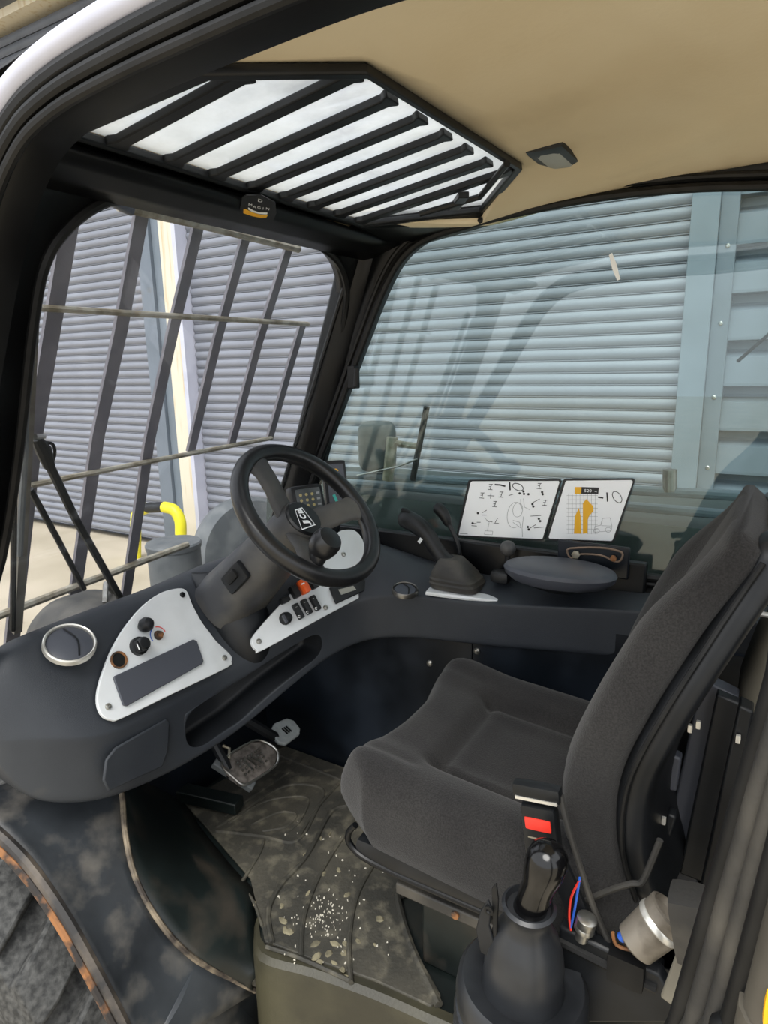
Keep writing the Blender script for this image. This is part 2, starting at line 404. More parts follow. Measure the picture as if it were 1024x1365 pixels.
# yellow hoop barrier
t = thing('hoop_barrier', 'yellow and black steel hoop barrier standing by the post', 'barrier', onX(210, 752, 3.8))
def bp(x, y): return onX(x, y, 3.8)
hp = crv([bp(181, 770), bp(181, 700), bp(184, 684), bp(196, 677)], 5)
base = GZ
O('yellow_sleeve', *tube([V((hp[0].x, hp[0].y, GZ))] + hp, 0.05, 14), M['ypipe'], t)
O('black_band', *tube([bp(196, 677), bp(219, 676)], 0.047, 14), M['black'], t)
hp2 = crv([bp(219, 676), bp(232, 680), bp(240, 694), bp(241, 712)], 5)
O('yellow_sleeve', *tube(hp2, 0.05, 14), M['ypipe'], t)
O('black_leg', *tube([hp2[-1], V((hp2[-1].x, hp2[-1].y, GZ))], 0.047, 14), M['black'], t)

# machine parts ahead of the windscreen and beside the cab
c = onY(231, 722, 1.75)
t = thing('air_cleaner_cap', 'grey cylindrical cap on the bonnet beyond the dashboard', 'cylinder', (c.x, c.y, c.z - 0.25))
O('drum', *lathe(c, (0, 0, 1), [(0.088, -0.46), (0.090, -0.02)], 32), M['greypart'], t)
O('lid', *lathe(c, (0, 0, 1), [(0.093, -0.022), (0.095, -0.006), (0.091, 0.0), (0.02, 0.002)], 32), M['greypart'], t)
c = onY(338, 738, 2.0)
t = thing('boom_wheel', 'dark round machine wheel behind the steering column outside', 'wheel', (c.x, c.y, c.z - 0.26))
O('tread', *lathe(c, (-0.35, -0.9, 0.1), [(0.15, -0.1), (0.24, -0.1), (0.262, -0.08), (0.262, 0.0), (0.245, 0.03), (0.16, 0.03)], 48), M['greypart'], t)
O('disc', *lathe(c, (-0.35, -0.9, 0.1), [(0.15, -0.02), (0.15, 0.02), (0.05, 0.03)], 32), M['greypart'], t)
c = onY(120, 840, 1.55)
t = thing('front_mudguard', 'dusty black mudguard hump just outside the windscreen', 'mudguard', (c.x, c.y, c.z - 0.1))
def hump(p, u):
    p = p.copy(); p.z -= 0.08 * max(0, -u.x) ** 2 + 0.02 * u.y ** 2; return p
O('shell', *rbox(c, (0.12, 0.16, 0.085), 0.05, None, (10, 10, 5), hump), M['dusty_rubber'], t)
O('bracket', *tube([c + V((0.02, -0.05, 0.08)), c + V((0.05, -0.02, 0.12)), c + V((0.11, 0, 0.05))], 0.008, 8), M['steel'], t)
O('stay', *bx(c.x - .04, c.x + .04, c.y - .03, c.y + .03, .02, c.z - .06), M['greypart'], t, smooth=0)
tag(O('chassis', *bx(.85, 1.95, 1.30, 2.2, -.40, .02), M['machine'], smooth=0, bevel=.02), 'dark machine chassis ahead of the cab below the windscreen', 'chassis')
# engine pod and boom beside the cab (seen low through the side glass)
t = thing('engine_pod', 'dark green grey machine body outside below the side window', 'engine cover', (1.9, 0.4, -0.2))
O('cover', *rbox((1.86, 0.2, 0.33), (0.26, 1.25, 0.37), 0.05, None, (4, 10, 6)), M['machine'], t)
O('top_rail', *tube([onX(463, 633, 1.62), onX(1040, 664, 1.62)], 0.012, 10), M['post2'], t)
O('lower_rail', *tube([onX(430, 640, 1.66), onX(1040, 692, 1.64)], 0.012, 10), M['post2'], t)
O('end_stop', *tube([onX(893, 655, 1.62), onX(893, 626, 1.62)], 0.016, 12), M['steel'], t)
# mirror outside right
mc = onX(503, 595, 1.62)
t = thing('wing_mirror', 'grey wing mirror on a steel bracket outside the side window', 'mirror', (mc.x, mc.y, mc.z - 0.12))
O('mirror_head', *rbox(mc, (0.035, 0.055, 0.075), 0.03, rot_ax('Z', 20), (6, 6, 8)), M['greypart'], t)
O('bracket_tube', *tube([onX(523, 583, 1.6), onX(517, 640, 1.6)], 0.016, 12), M['rod'], t)
O('clamp', *tube([onX(523, 590, 1.6), onX(556, 595, 1.6)], 0.009, 8), M['rod'], t)
O('mast', *tube([onX(569, 542, 1.6), onX(550, 640, 1.6)], 0.009, 8), M['rubber'], t)
O('tie_rod', *tube([onX(476, 634, 1.58), onX(530, 622, 1.58), onX(556, 612, 1.58)], 0.003, 6), M['screw'], t)
# thin aerial rod at the right edge
tag(O('thin_rod', *tube([onX(1035, 437, 1.6), onX(983, 482, 1.6)], 0.004, 6), M['rubber']), 'thin black rod outside the side window at the right edge', 'rod')
tag(O('green_sheet', *rbox(onX(-4, 140, 2.6), (0.03, 0.09, 0.05), 0.025, None, (4, 6, 4)), M['green']), 'green rounded sheet edge beyond the cab at far left', 'sheet')

# ================================================================== CAB SHELL
WSN = V((0, 1, 0.39)).normalized()                    # windscreen plane (raked)
WSP = V((1.42, 1.131, 0.736))
def ws(x, y, off=0.0): return onP(x, y, WSP + WSN * off, WSN)
def ws_at(X, Z, off=0.0):
    p = V((X, 1.131 - 0.39 * (Z - 0.736), Z)); return p + WSN * off
def ring_to_poly(inner, outer, ctr, e1, e2):
    """project every inner point from ctr on to the outer polygon, in the plane e1,e2"""
    O2 = [((p - ctr).dot(e1), (p - ctr).dot(e2)) for p in outer]; res = []
    for p in inner:
        dx, dy = (p - ctr).dot(e1), (p - ctr).dot(e2); best = None
        for i in range(len(O2)):
            ax_, ay = O2[i]; bx_, by = O2[(i + 1) % len(O2)]; ex, ey = bx_ - ax_, by - ay
            den = dx * ey - dy * ex
            if abs(den) < 1e-12: continue
            t = (ax_ * ey - ay * ex) / den; u = (ax_ * dy - ay * dx) / den
            if t > 0 and -1e-6 <= u <= 1 + 1e-6 and (best is None or t < best): best = t
        res.append(ctr + e1 * (dx * best) + e2 * (dy * best))
    return res
def grid_(rows):
    m, n = len(rows), len(rows[0]); vs = [V(p) for r in rows for p in r]
    return vs, [(i * n + k, i * n + k + 1, (i + 1) * n + k + 1, (i + 1) * n + k) for i in range(m - 1) for k in range(n - 1)]
# ---- windscreen surround
wi = [ws(*p) for p in [(-6, 740), (8, 660), (21, 560), (31, 462), (41, 388), (50, 350), (66, 318), (95, 287), (125, 268), (150, 262), (190, 269), (260, 284), (330, 302), (385, 315), (412, 323), (434, 337), (448, 356), (455, 385), (452, 420), (443, 465), (425, 535), (408, 595), (395, 640), (383, 690)]]
wi += [ws_at(1.30, 0.53), ws_at(1.0, 0.49), ws_at(0.75, 0.49), ws_at(0.54, 0.50)]
wi = crv(wi, 3, True)
ctr = ws_at(0.97, 0.95); e1 = V((1, 0, 0)); e2 = WSN.cross(e1) * -1
outer = [ws_at(0.46, 0.42), ws_at(1.45, 0.42), ws_at(1.45, 1.37), ws_at(0.46, 1.37)]
wo = ring_to_poly(wi, outer, ctr, e1, e2)
vs, fs = loft([wo, wi], True, False)
wf = struct('wall_front', vs, fs, M['frame'], solid=0.03, soff=0, label='black windscreen surround with rounded corners')
O('seal', *tube([p - WSN * 0.017 for p in wi], 0.008, 8, True), M['rubber'], wf)
struct('window_1', *prism([p - WSN * 0.003 for p in wi], WSN * 0.005), M['glass'], smooth=0, label='clear raked windscreen glass')
# ---- right side window
SX = 1.42
si = [onX(*p, SX) for p in [(398, 690), (420, 640), (447, 570), (470, 508), (490, 455), (510, 403), (526, 368), (541, 345), (562, 326), (590, 313), (640, 298), (700, 284), (780, 268), (860, 258), (940, 252), (1024, 250)]]
si += [V((SX, -0.15, 1.34)), V((SX, -0.24, 1.25)), V((SX, -0.26, 1.0)), V((SX, -0.26, 0.72)), V((SX, -0.2, 0.64)), V((SX, 0.2, 0.62)), V((SX, 0.7, 0.60)), V((SX, 1.05, 0.61))]
si = crv(si, 3, True)
outer = [V((SX, 1.20, 0.40)), V((SX, 0.872, 1.40)), V((SX, -0.42, 1.44)), V((SX, -0.42, 0.40))]
outer = [V((SX, 1.22, 0.45)), V((SX, 0.88, 1.38)), V((SX, 0.5, 1.425)), V((SX, -0.42, 1.44)), V((SX, -0.42, 0.45))]
so = ring_to_poly(si, outer, V((SX, 0.4, 0.95)), V((0, 1, 0)), V((0, 0, 1)))
vs, fs = loft([so, si], True, False)
wr = struct('wall_right', vs, fs, M['frame'], solid=0.03, soff=0, label='black frame around the big right side window')
O('seal', *tube([p + V((-0.018, 0, 0)) for p in si], 0.009, 8, True), M['rubber'], wr)
so2 = [p + V((-0.022, (0.4 - p.y) * -0.03, (0.95 - p.z) * -0.04)) for p in si]
O('inner_seal', *tube(so2, 0.006, 8, True), M['rubber'], wr)
struct('window_2', *prism([p + V((-0.003, 0, 0)) for p in si], (0.005, 0, 0)), M['glass_side'], smooth=0, label='green tinted side window glass facing the shutter')
# ---- corner pillar
pt, pb = V((1.425, 0.885, 1.39)), V((1.425, 1.19, 0.56))
rows = []
for k in range(7):
    p = pt.lerp(pb, k / 6)
    rows.append([p + V(d) for d in [(0.02, -0.05, 0), (-0.012, -0.055, 0), (-0.035, -0.035, 0), (-0.055, -0.005, 0), (-0.055, 0.03, 0), (0.02, 0.05, 0)]])
tp = struct('trim_1', *loft(rows), M['frame'], bevel=0.006, label='black front corner pillar between windscreen and side window')
O('wire_clip', *tube(crv([pt + V((-0.06, -0.03, -0.06)), pt + V((-0.07, 0.0, -0.045)), pt + V((-0.06, 0.04, -0.055))], 4), 0.003, 6), M['rod'], tp)
O('edge_bead', *tube([pt + V((-0.058, 0.0, -0.05)), pb + V((-0.058, 0.0, 0.1))], 0.005, 6), M['rubber'], tp)
b0 = onX(470, 503, 1.385)
t = thing('window_catch', 'small black window catch on the corner pillar', 'catch', b0 + V((0.01, 0, -0.03)))
O('plate', *box(b0 + V((0.012, 0.005, 0)), (0.012, 0.012, 0.028)), M['rubber'], t, bevel=0.003)
O('hinge_barrel', *tube([b0 + V((-0.004, -0.012, -0.022)), b0 + V((-0.004, -0.016, 0.022))], 0.007, 10), M['frame'], t)

# ---- ceiling with roof window opening (the roof rises towards the rear)
RN = V((0, .142, 1)).normalized(); RP = V((0, .78, 1.365))
def roofz(y): return 1.365 + .142 * (.78 - max(y, .44))
def rf(x, y, off=0.0): return onP(x, y, RP + RN * off, RN)
def sstep(a, b, x):
    t_ = max(0.0, min(1.0, (x - a) / (b - a))); return t_ * t_ * (3 - 2 * t_)
hole = [rf(*p) for p in [(84, 166), (266, 85), (488, 84), (692, 216), (643, 276), (482, 294)]]
hole_s = []
for i, p in enumerate(hole):
    a, b = hole[i - 1], hole[(i + 1) % len(hole)]
    for t_ in (0.06, 0.02): hole_s.append(p.lerp(a, t_))
    for t_ in (0.02, 0.06): hole_s.append(p.lerp(b, t_))
hc = sum(hole, V()) / 6
def dense(poly, n):
    out = []
    for i in range(len(poly)):
        for k in range(n): out.append(poly[i].lerp(poly[(i + 1) % len(poly)], k / n))
    return out
hd = dense(hole_s, 4)
CZ = 1.41
flat_h = [V((p.x, p.y, 0)) for p in hd]; fc = V((hc.x, hc.y, 0))
ho = ring_to_poly(flat_h, [V((0.56, 0.82, 0)), V((0.535, 0.56, 0)), V((0.468, 0.36, 0)), V((0.465, -0.5, 0)), V((1.435, -0.5, 0)), V((1.435, hole[4].y - .02, 0)), V((hole[4].x + .012, hole[4].y + .004, 0)), V((hole[5].x + .012, 0.82, 0))], fc, V((1, 0, 0)), V((0, 1, 0)))
rings = []
NB = 18
for k in range(NB + 1):
    t_ = k / NB; r = []
    for a, b in zip(flat_h, ho):
        p = a.lerp(b, t_)
        d = sstep(.46, .15, p.y) if False else 1 - sstep(.15, .46, p.y)
        z = roofz(p.y) + .020 * d * sstep(.5, .75, p.x) - .035 * sstep(1.2, 1.43, p.x)
        z -= .010 * math.exp(-((p.y - .06 - .22 * (p.x - .9)) / .018) ** 2) * d * sstep(.75, 1.1, p.x)
        r.append(V((p.x, p.y, z)))
    rings.append(r)
ceil = struct('ceiling', *loft(rings, True, False), M['head'], solid=0.04, soff=-1, smooth=60, label='tan moulded headliner with stains')
me = ceil.data; bm = bmesh.new(); bm.from_mesh(me)
if sum(f.normal.z * f.calc_area() for f in bm.faces) > 0:
    bmesh.ops.reverse_faces(bm, faces=bm.faces); bm.to_mesh(me)
bm.free()
struct('trim_7', *loft([[p + V((0, 0, .043)) for p in r] for r in rings], True, False), M['white'], solid=.006, soff=0, smooth=60, label='white outer roof skin above the headliner')
# black lining between rail and roof window, and the sloping header above the windscreen
def cz_(x, y): return onZ(x, y, CZ - .004)
le = [hole[0] + V((0, 0, -.004)), hole[1] + V((0, -.005, -.004)), cz_(345, 62), cz_(410, 32), cz_(480, -2), V((.455, .1, CZ - .004)), V((.455, -.45, CZ - .004))]
lin_rows = [[V((.455, p.y if k else .83, p.z + .01)), p] for k, p in enumerate(le)]
corner = [hole[4] + V((-.006, -.008, -.014)), V((1.44, hole[4].y - .02, roofz(hole[4].y) - .028)), V((1.44, .83, roofz(.83) - .028)), hole[5] + V((0, .03, -.014)), hole[5] + V((0, -.01, -.014))]
struct('trim_6', *prism(corner, (0, 0, .03)), M['frame'], smooth=0, label='black corner lining behind the roof window')
struct('trim_2', *grid_(lin_rows), M['frame'], solid=.003, soff=1, label='black lining between the door rail and the roof window')
HT = [V((.40, .796, roofz(.796) - .019)), V((1.44, .796, roofz(.796) - .019))]
HB = [ws_at(.40, 1.325, -.02), ws_at(1.44, 1.325, -.02)]
HN = (HB[0] - HT[0]).cross(V((1, 0, 0))).normalized()
if HN.y > 0: HN = -HN
hrows = []
for k in range(4):
    hrows.append([HT[0].lerp(HB[0], k / 3).lerp(HT[1].lerp(HB[1], k / 3), j / 10) for j in range(11)])
t3_ = struct('trim_3', *grid_(hrows), M['frame'], solid=.012, soff=0, label='black sloping header panel above the windscreen')
O('gap_cover', *bx(.44, 1.44, .79, .92, roofz(.80) - .004, roofz(.80) + .03), M['frame'], t3_, smooth=0)
# roof window: glass and grille
t = thing('roof_grille', 'black roof grille with long slots below the roof window', 'grille', hc - RN * .03)
def ringframe(a, b, z0, z1):
    n = len(a)
    r = [[p + RN * z0 for p in a], [p + RN * z0 for p in b], [p + RN * z1 for p in b], [p + RN * z1 for p in a]]
    vs = [q for rr in r for q in rr]; fs = []
    for i in range(4):
        j = (i + 1) % 4
        for k in range(n):
            l = (k + 1) % n; fs.append((i * n + k, i * n + l, j * n + l, j * n + k))
    return vs, fs
fr_in = [hc + (p - hc) * 0.965 for p in hole]; fr_out = [hc + (p - hc) * 1.02 for p in hole]
O('rim', *ringframe(fr_out, fr_in, -.014, -.001), M['black'], t, bevel=0.003)
YF = hole[0].y
for x in (.628, .722, .808, .893, .974, 1.055, 1.139, 1.215):
    yb = hole[2].y + .005
    if x < hole[2].x:
        f_ = (x - hole[1].x) / (hole[2].x - hole[1].x); yb = hole[1].y + (hole[2].y - hole[1].y) * max(0, f_)
    if x > hole[3].x:
        f_ = (x - hole[3].x) / (hole[4].x - hole[3].x); yb = hole[3].y + (hole[4].y - hole[3].y) * f_
    w = .0165; ring_ = []
    for z in (-.012, -.001):
        for xx, yy in ((x - w, YF), (x + w, YF), (x + w, YF - .012), (x + w - .006, YF - .02), (x + w - .006, yb + .02), (x + w, yb + .012), (x + w, yb + .008), (x - w, yb + .008), (x - w, yb + .012), (x - w + .006, yb + .02), (x - w + .006, YF - .02), (x - w, YF - .012)):
            ring_.append(V((xx, yy, roofz(yy))) + RN * z)
    n = 12
    O('grille_bar', ring_, [tuple(range(n - 1, -1, -1)), tuple(range(n, 2 * n))] + [(k, (k + 1) % n, n + (k + 1) % n, n + k) for k in range(n)], M['black'], t, smooth=0, bevel=0.002)
O('catch_bar', *tube([rf(560, 285, -.02), rf(640, 262, -.02), rf(676, 218, -.02)], 0.006, 8), M['black'], t)
O('lock_plate', *box(rf(612, 268, -.018), (0.05, 0.010, 0.006), rot_ax('Z', 35)), M['black'], t, bevel=0.002)
struct('window_3', *prism([p + RN * .002 for p in [hc + (q - hc) * 0.995 for q in hole]], RN * .005), M['glass_roof'], smooth=0, label='dirty pale roof window glass above the grille')
# ---- roof lamp
lc = onZ(741, 206, CZ + .012)
t = thing('roof_lamp', 'small rectangular interior lamp in a black bezel on the headliner', 'lamp', (lc.x, lc.y, lc.z - 0.02))
ax = rot_ax('Z', 0)
O('bezel', *rbox(lc, (0.072, 0.034, 0.012), 0.008, ax, (8, 4, 3)), M['black'], t)
O('lens', *rbox(lc + V((0, 0, -0.0035)), (0.052, 0.021, 0.010), 0.005, ax, (6, 4, 3)), M['clear_lens'], t)

# ---- door aperture: A-pillar and roof rail at the open door
DX = 0.47
path = [onX(*p, DX) for p in [(-86, 900), (-62, 760), (-34, 600), (-10, 450), (8, 350), (30, 262), (64, 192), (112, 146), (196, 100), (318, 46), (460, -12), (640, -75)]]
path += [V((DX, -0.1, path[-1].z + 0.005)), V((DX, -0.45, path[-1].z))]
path = crv(path, 4)
def sweep(path, prof, up=(1, 0, 0)): return tube(path, 1.0, up=up, prof=prof)
dpil = struct('trim_4', *sweep(path, [(-.01, -0.03), (0.008, -0.03), (0.012, -0.02), (0.012, 0.012), (0.0, 0.018), (-0.025, 0.018), (-0.025, -0.02)]), M['frame'], smooth=40, label='black door frame pillar curving into the roof rail')
def off_path(d, dx):
    out = []
    for i, p in enumerate(path):
        t_ = (path[min(i + 1, len(path) - 1)] - path[max(i - 1, 0)]).normalized(); a = V((1, 0, 0)).cross(t_).normalized()
        out.append(p + a * d + V((dx, 0, 0)))
    return out
SGN = 1.0
O('door_seal', *tube(off_path(0.010, -0.034), 0.006, 10), M['rubber'], dpil)
O('door_seal', *tube(off_path(-0.004, -0.036), 0.007, 10), M['rubber'], dpil)
O('lip_strip', *tube(off_path(-0.018, -0.034), 0.009, 10), M['frame'], dpil)
O('outer_skin', *tube(off_path(-0.036, -0.034), 0.0125, 12), M['white'], dpil)

# ================================================================== DASHBOARD AND CONSOLE
def grid(rows, sub=2):
    m, n = len(rows), len(rows[0]); vs = [V(p) for r in rows for p in r]
    fs = [(i * n + k, i * n + k + 1, (i + 1) * n + k + 1, (i + 1) * n + k) for i in range(m - 1) for k in range(n - 1)]
    return vs, fs
A = [(.52, 1.03, .345), (.565, .995, .322), (.625, .962, .303), (.78, .945, .285), (.92, .92, .30), (1.02, .89, .345), (1.14, .85, .395), (1.235, .797, .418), (1.262, .68, .432), (1.265, .50, .445), (1.28, .32, .465), (1.30, .0, .49), (1.30, -.2, .49)]
B = [(.52, 1.03, .47), (.562, .992, .46), (.625, .953, .438), (.78, .955, .43), (.92, .955, .432), (1.01, .922, .458), (1.14, .862, .495), (1.235, .805, .532), (1.262, .68, .545), (1.265, .50, .55), (1.28, .32, .575), (1.30, .0, .60), (1.30, -.2, .60)]
Cc = [(.525, 1.065, .585), (.56, 1.055, .596), (.65, 1.052, .595), (.78, 1.05, .592), (.92, 1.05, .595), (1.02, 1.02, .615), (1.15, .93, .632), (1.30, .87, .63), (1.335, .70, .575), (1.35, .5, .572), (1.36, .32, .585), (1.37, 0, .605), (1.37, -.2, .605)]
D = [(.53, 1.09, .605), (.565, 1.085, .618), (.65, 1.09, .622), (.78, 1.09, .622), (.92, 1.085, .625), (1.02, 1.07, .64), (1.17, 1.0, .66), (1.37, .92, .66), (1.385, .72, .60), (1.39, .5, .58), (1.395, .32, .59), (1.40, 0, .605), (1.40, -.2, .605)]
E_ = [(.53, 1.13, .59), (.565, 1.14, .60), (.65, 1.15, .60), (.78, 1.15, .60), (.92, 1.15, .60), (1.02, 1.15, .61), (1.2, 1.12, .62), (1.40, 1.0, .62), (1.405, .75, .56), (1.405, .5, .55), (1.405, .32, .55), (1.405, 0, .55), (1.405, -.2, .55)]
A0 = [(x, y + .10, z + .01) if k < 7 else (x + (.05 if k == 7 else .10), y + (.08 if k == 7 else 0), z + .01) for k, (x, y, z) in enumerate(A)]
def lerprow(P, Q, t): return [V(p).lerp(V(q), t) for p, q in zip(P, Q)]
def outw(P, d):   # push outwards (away from the driver)
    res = []
    for k, p in enumerate(P):
        n = V((0, 1, 0)) if k < 6 else (V((0.4, 0.9, 0)) if k == 6 else (V((0.75, 0.65, 0)) if k == 7 else V((1, 0, 0))))
        res.append(V(p) + n * d)
    return res
rows = [A0, A, lerprow(A, B, .12), lerprow(A, B, .86), B, outw(lerprow(B, Cc, .07), .0), Cc, D, E_]
# close the left end with two shrinking columns
endc = V((.492, 1.09, .47)); full = []
for r in rows:
    r = [V(p) for p in r]; p = r[0]
    q = p.lerp(endc, .45); q.x = .498
    q2 = p.lerp(endc, .85); q2.x = .493
    full.append([q2, q] + r)
dash = thing('dashboard', 'grey black moulded dashboard wrapping round into the side console', 'dashboard', (1.0, 0.95, 0.28))
vs, fs = grid(full)
me_n = len(full[0])
body = O('moulding', vs, fs, M['dash'], dash, sub=0, smooth=60)
bm = bmesh.new(); bm.from_mesh(body.data); bm.faces.ensure_lookup_table()
sel = []
org = ORG[dash.name]
for f in bm.faces:
    c = f.calc_center_median() + org
    i = f.index // (me_n - 1); k = f.index % (me_n - 1)
    if i == 2 and 5 <= k <= 7: sel.append(f)
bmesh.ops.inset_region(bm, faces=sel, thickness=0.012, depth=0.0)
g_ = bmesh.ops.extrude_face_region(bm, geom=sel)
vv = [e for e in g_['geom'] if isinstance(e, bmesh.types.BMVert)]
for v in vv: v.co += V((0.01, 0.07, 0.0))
body.data.materials.append(M['dash_dark'])  # pocket depth is put into the colour, darker than the moulding
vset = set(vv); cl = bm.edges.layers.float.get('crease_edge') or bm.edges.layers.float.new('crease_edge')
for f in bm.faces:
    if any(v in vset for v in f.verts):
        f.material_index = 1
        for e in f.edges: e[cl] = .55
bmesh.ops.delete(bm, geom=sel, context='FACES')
bmesh.ops.recalc_face_normals(bm, faces=bm.faces)
bm.to_mesh(body.data); bm.free()
md = body.modifiers.new('sub', 'SUBSURF'); md.levels = 3; md.render_levels = 3
body.data.shade_smooth()

def plane_of(p0, a, b):
    n = (V(a)).cross(V(b)).normalized(); return V(p0), n
# ---- left silver plate
p10, n1 = plane_of((.65, .952, .455), (1, -0.01, -0.02), (0, .09, .155))
if n1.y > 0: n1 = -n1
def q1(x, y, off=0.0): return onP(x, y, p10 + n1 * off, n1)
r1 = V((1, -0.01, -0.02)).normalized(); u1 = n1.cross(r1)
out1 = [(242, 784), (227, 786), (213, 791), (198, 801), (185, 813), (171, 830), (160, 846), (148, 868), (139, 891), (133, 910), (130, 926), (131, 942), (138, 955), (150, 960), (164, 957), (230, 925), (303, 890), (309, 882), (309, 875), (301, 866), (289, 855), (279, 842), (270, 830), (262, 816), (255, 802), (250, 789)]
pl1 = O('instrument_plate', *prism(crv([q1(*p) for p in out1], 3, True), -n1 * 0.008), M['silver'], dash, smooth=0, bevel=0.0015)
def screw(pt, n, r, parent, m='screw'):
    O('screw', *lathe(pt, n, [(r, -0.002), (r, 0.002), (r * .8, 0.004), (r * .35, 0.0045), (r * .3, 0.002)], 12), M[m], parent)
for x, y in ((144, 942), (299, 877), (243, 793)): screw(q1(x, y), n1, 0.006, pl1, 'screw' if x != 243 else 'black')  # the black head stands for a dark hole in the plate
O('blank_cover', *prism([q1(*p, 0.001) for p in [(151, 902), (256, 853), (261, 855), (270, 882), (268, 886), (168, 942), (163, 941), (150, 905)]], n1 * 0.005), M['vent'], pl1, bevel=0.0015)
o_ = O('ball_knob', *lathe(q1(189, 836), n1, [(0.009, 0), (0.011, .004), (.0145, .012), (.0145, .020), (.010, .028), (.003, .031)], 20), M['black'], pl1)
kd = O('dial_knob', *lathe(q1(184, 862), n1, [(0.018, 0), (0.0175, .008), (.0135, .010), (.0125, .024), (.010, .026)], 20), M['black'], pl1)
O('grip_bar', *box(q1(184, 862, .026), (.0028, .011, .004), (r1, u1, n1)), M['black'], kd, bevel=0.001)
O('dial_pointer', *box(q1(184, 862, .0305), (.0008, .006, .0005), (r1, u1, n1)), M['vinyl_white'], kd)
# printed temperature arc with bare spindle
cc = q1(211, 847)
def arc(c, r0, r1_, a0, a1, n, ex, ey):
    vs = []; fs = []
    for k in range(n + 1):
        a = math.radians(a0 + (a1 - a0) * k / n)
        for r in (r0, r1_): vs.append(c + ex * (r * math.cos(a)) + ey * (r * math.sin(a)))
    for k in range(n): fs.append((2 * k, 2 * k + 1, 2 * k + 3, 2 * k + 2))
    return vs, fs
O('hot_scale', *arc(cc + n1 * .0006, .0165, .0185, 5, 85, 10, r1, u1), M['red'], pl1, smooth=0)
O('cold_scale', *arc(cc + n1 * .0006, .0165, .0185, 110, 200, 10, r1, u1), M['blue'], pl1, smooth=0)
O('spindle', *lathe(cc, n1, [(.010, 0), (.0095, .002), (.006, .003), (.006, .010), (.0035, .011)], 14), M['rust'], pl1)
O('socket_hole', *lathe(q1(158, 880), n1, [(.0165, 0), (.0165, .003), (.0135, .003), (.0125, .0005), (.003, .0004)], 22), M['rust'], pl1)
O('socket_bore', *lathe(q1(158, 880), n1, [(.0128, .0012), (.0005, .0014)], 22), mat('hole_black', '050505', 0.9), pl1)
# ---- right silver plate
p20, n2 = plane_of((.95, .882, .487), (.33, -.088, .055), (0, .10, .15))
if n2.y > 0: n2 = -n2
def q2(x, y, off=0.0): return onP(x, y, p20 + n2 * off, n2)
r2 = V((.33, -.088, .055)).normalized(); u2 = n2.cross(r2)
out2 = [(337, 860), (336, 853), (340, 845), (354, 828), (373, 807), (397, 781), (418, 752), (436, 727), (452, 709), (462, 706), (473, 707), (482, 716), (487, 730), (492, 748), (499, 763), (502, 774), (497, 785), (488, 792), (434, 821), (352, 866), (343, 867)]
pl2 = O('switch_plate', *prism(crv([q2(*p) for p in out2], 3, True), -n2 * 0.010), M['silver'], dash, smooth=0, bevel=0.0015)
for x, y in ((345, 855), (434, 810), (458, 739)): screw(q2(x, y), n2, 0.006, pl2)
kn = O('rotary_switch', *lathe(q2(380, 825), n2, [(.014, 0), (.014, .006), (.012, .009), (.012, .014), (.009, .016)], 20), M['black'], pl2)
O('grip_bar', *box(q2(380, 825, .017), (.0025, .009, .003), (r2, u2, n2)), M['vent'], kn)
for (x, y) in ((397.5, 815), (408.5, 809), (420, 804)):
    sw = O('rocker_switch', *rbox(q2(x, y, .004), (.0072, .0185, .007), .003, (r2, u2, n2), (4, 6, 3)), M['black'], pl2)
    O('symbol', *arc(q2(x + 1.5, y + 7, .0114), .002, .0032, 0, 300, 10, r2, u2), M['vinyl_white'], sw, smooth=0)
    O('symbol', *box(q2(x - 2, y - 6, .0113), (.002, .0006, .0003), (r2, u2, n2)), M['greyink'], sw)
sw = O('hazard_switch', *rbox(q2(405, 782, .012), (.0085, .017, .013), .004, (r2, u2, n2), (4, 6, 3)), M['orange'], pl2)
O('symbol', *box(q2(404, 778, .0256), (.0045, .0015, .0004), (r2, u2, n2)), M['vinyl_white'], sw)
for x, y in ((393, 789), (417, 777)):
    O('rocker_switch', *rbox(q2(x, y, .006), (.0085, .015, .010), .003, (r2, u2, n2), (4, 6, 3)), M['black'], pl2)
O('switch_stub', *rbox(q2(380, 800, .006), (.011, .007, .008), .003, (r2, u2, n2), (4, 4, 3)), M['black'], pl2)
hm = O('hour_meter', *prism([q2(*p, .001) for p in [(438, 784), (484, 772), (490, 786), (447, 806)]], n2 * .007), M['black'], pl2, bevel=.002)
O('display_window', *prism([q2(*p, .0085) for p in [(451, 786), (471, 781), (475, 786), (455, 793)]], n2 * .0006), M['clear_lens'], hm, smooth=0)
# ---- round air vents
def vent(c, n, r, parent, m='chrome'):
    a, b, _ = frame(n)
    bz = O('vent_ring', *lathe(c, n, [(r * .88, -.002), (r * .90, .004), (r * .95, .0055), (r, .003), (r * 1.01, -.006)], 36), M[m], parent)
    fl = O('vent_flap', *lathe(c, n, [(r * .89, -.004), (r * .87, .0), (r * .78, .003), (r * .1, .0045)], 32), M['vent'], bz)
    ridge = crv([c + n * .0035 + a * (r * .05) + b * (r * .75), c + n * .0065 + a * (r * .28), c + n * .0035 + a * (r * .05) - b * (r * .75)], 6)
    O('flap_ridge', *tube(ridge, .0016, 6), M['black'], bz)
vc = onP(93, 858, (.64, 1.045, .606), V((-.10, -.52, .85)).normalized())
vent(vc, V((-.10, -.52, .85)).normalized(), .044, dash)
vc2 = onZ(540, 791, .555)
vent(vc2 + V((0, 0, .008)), V((-.15, -.15, 1)).normalized(), .030, dash, 'steel')
# ---- raised access panel low on the dash
pa = [(135, 1040), (139, 1012), (152, 996), (219, 958), (224, 962), (222, 1000), (214, 1022), (142, 1055)]
O('access_panel', *prism([onP(*p, (.7, .947, .35), V((0, -1, .12)).normalized()) for p in pa], V((0, -.006, .001))), M['dash'], dash, bevel=.003)
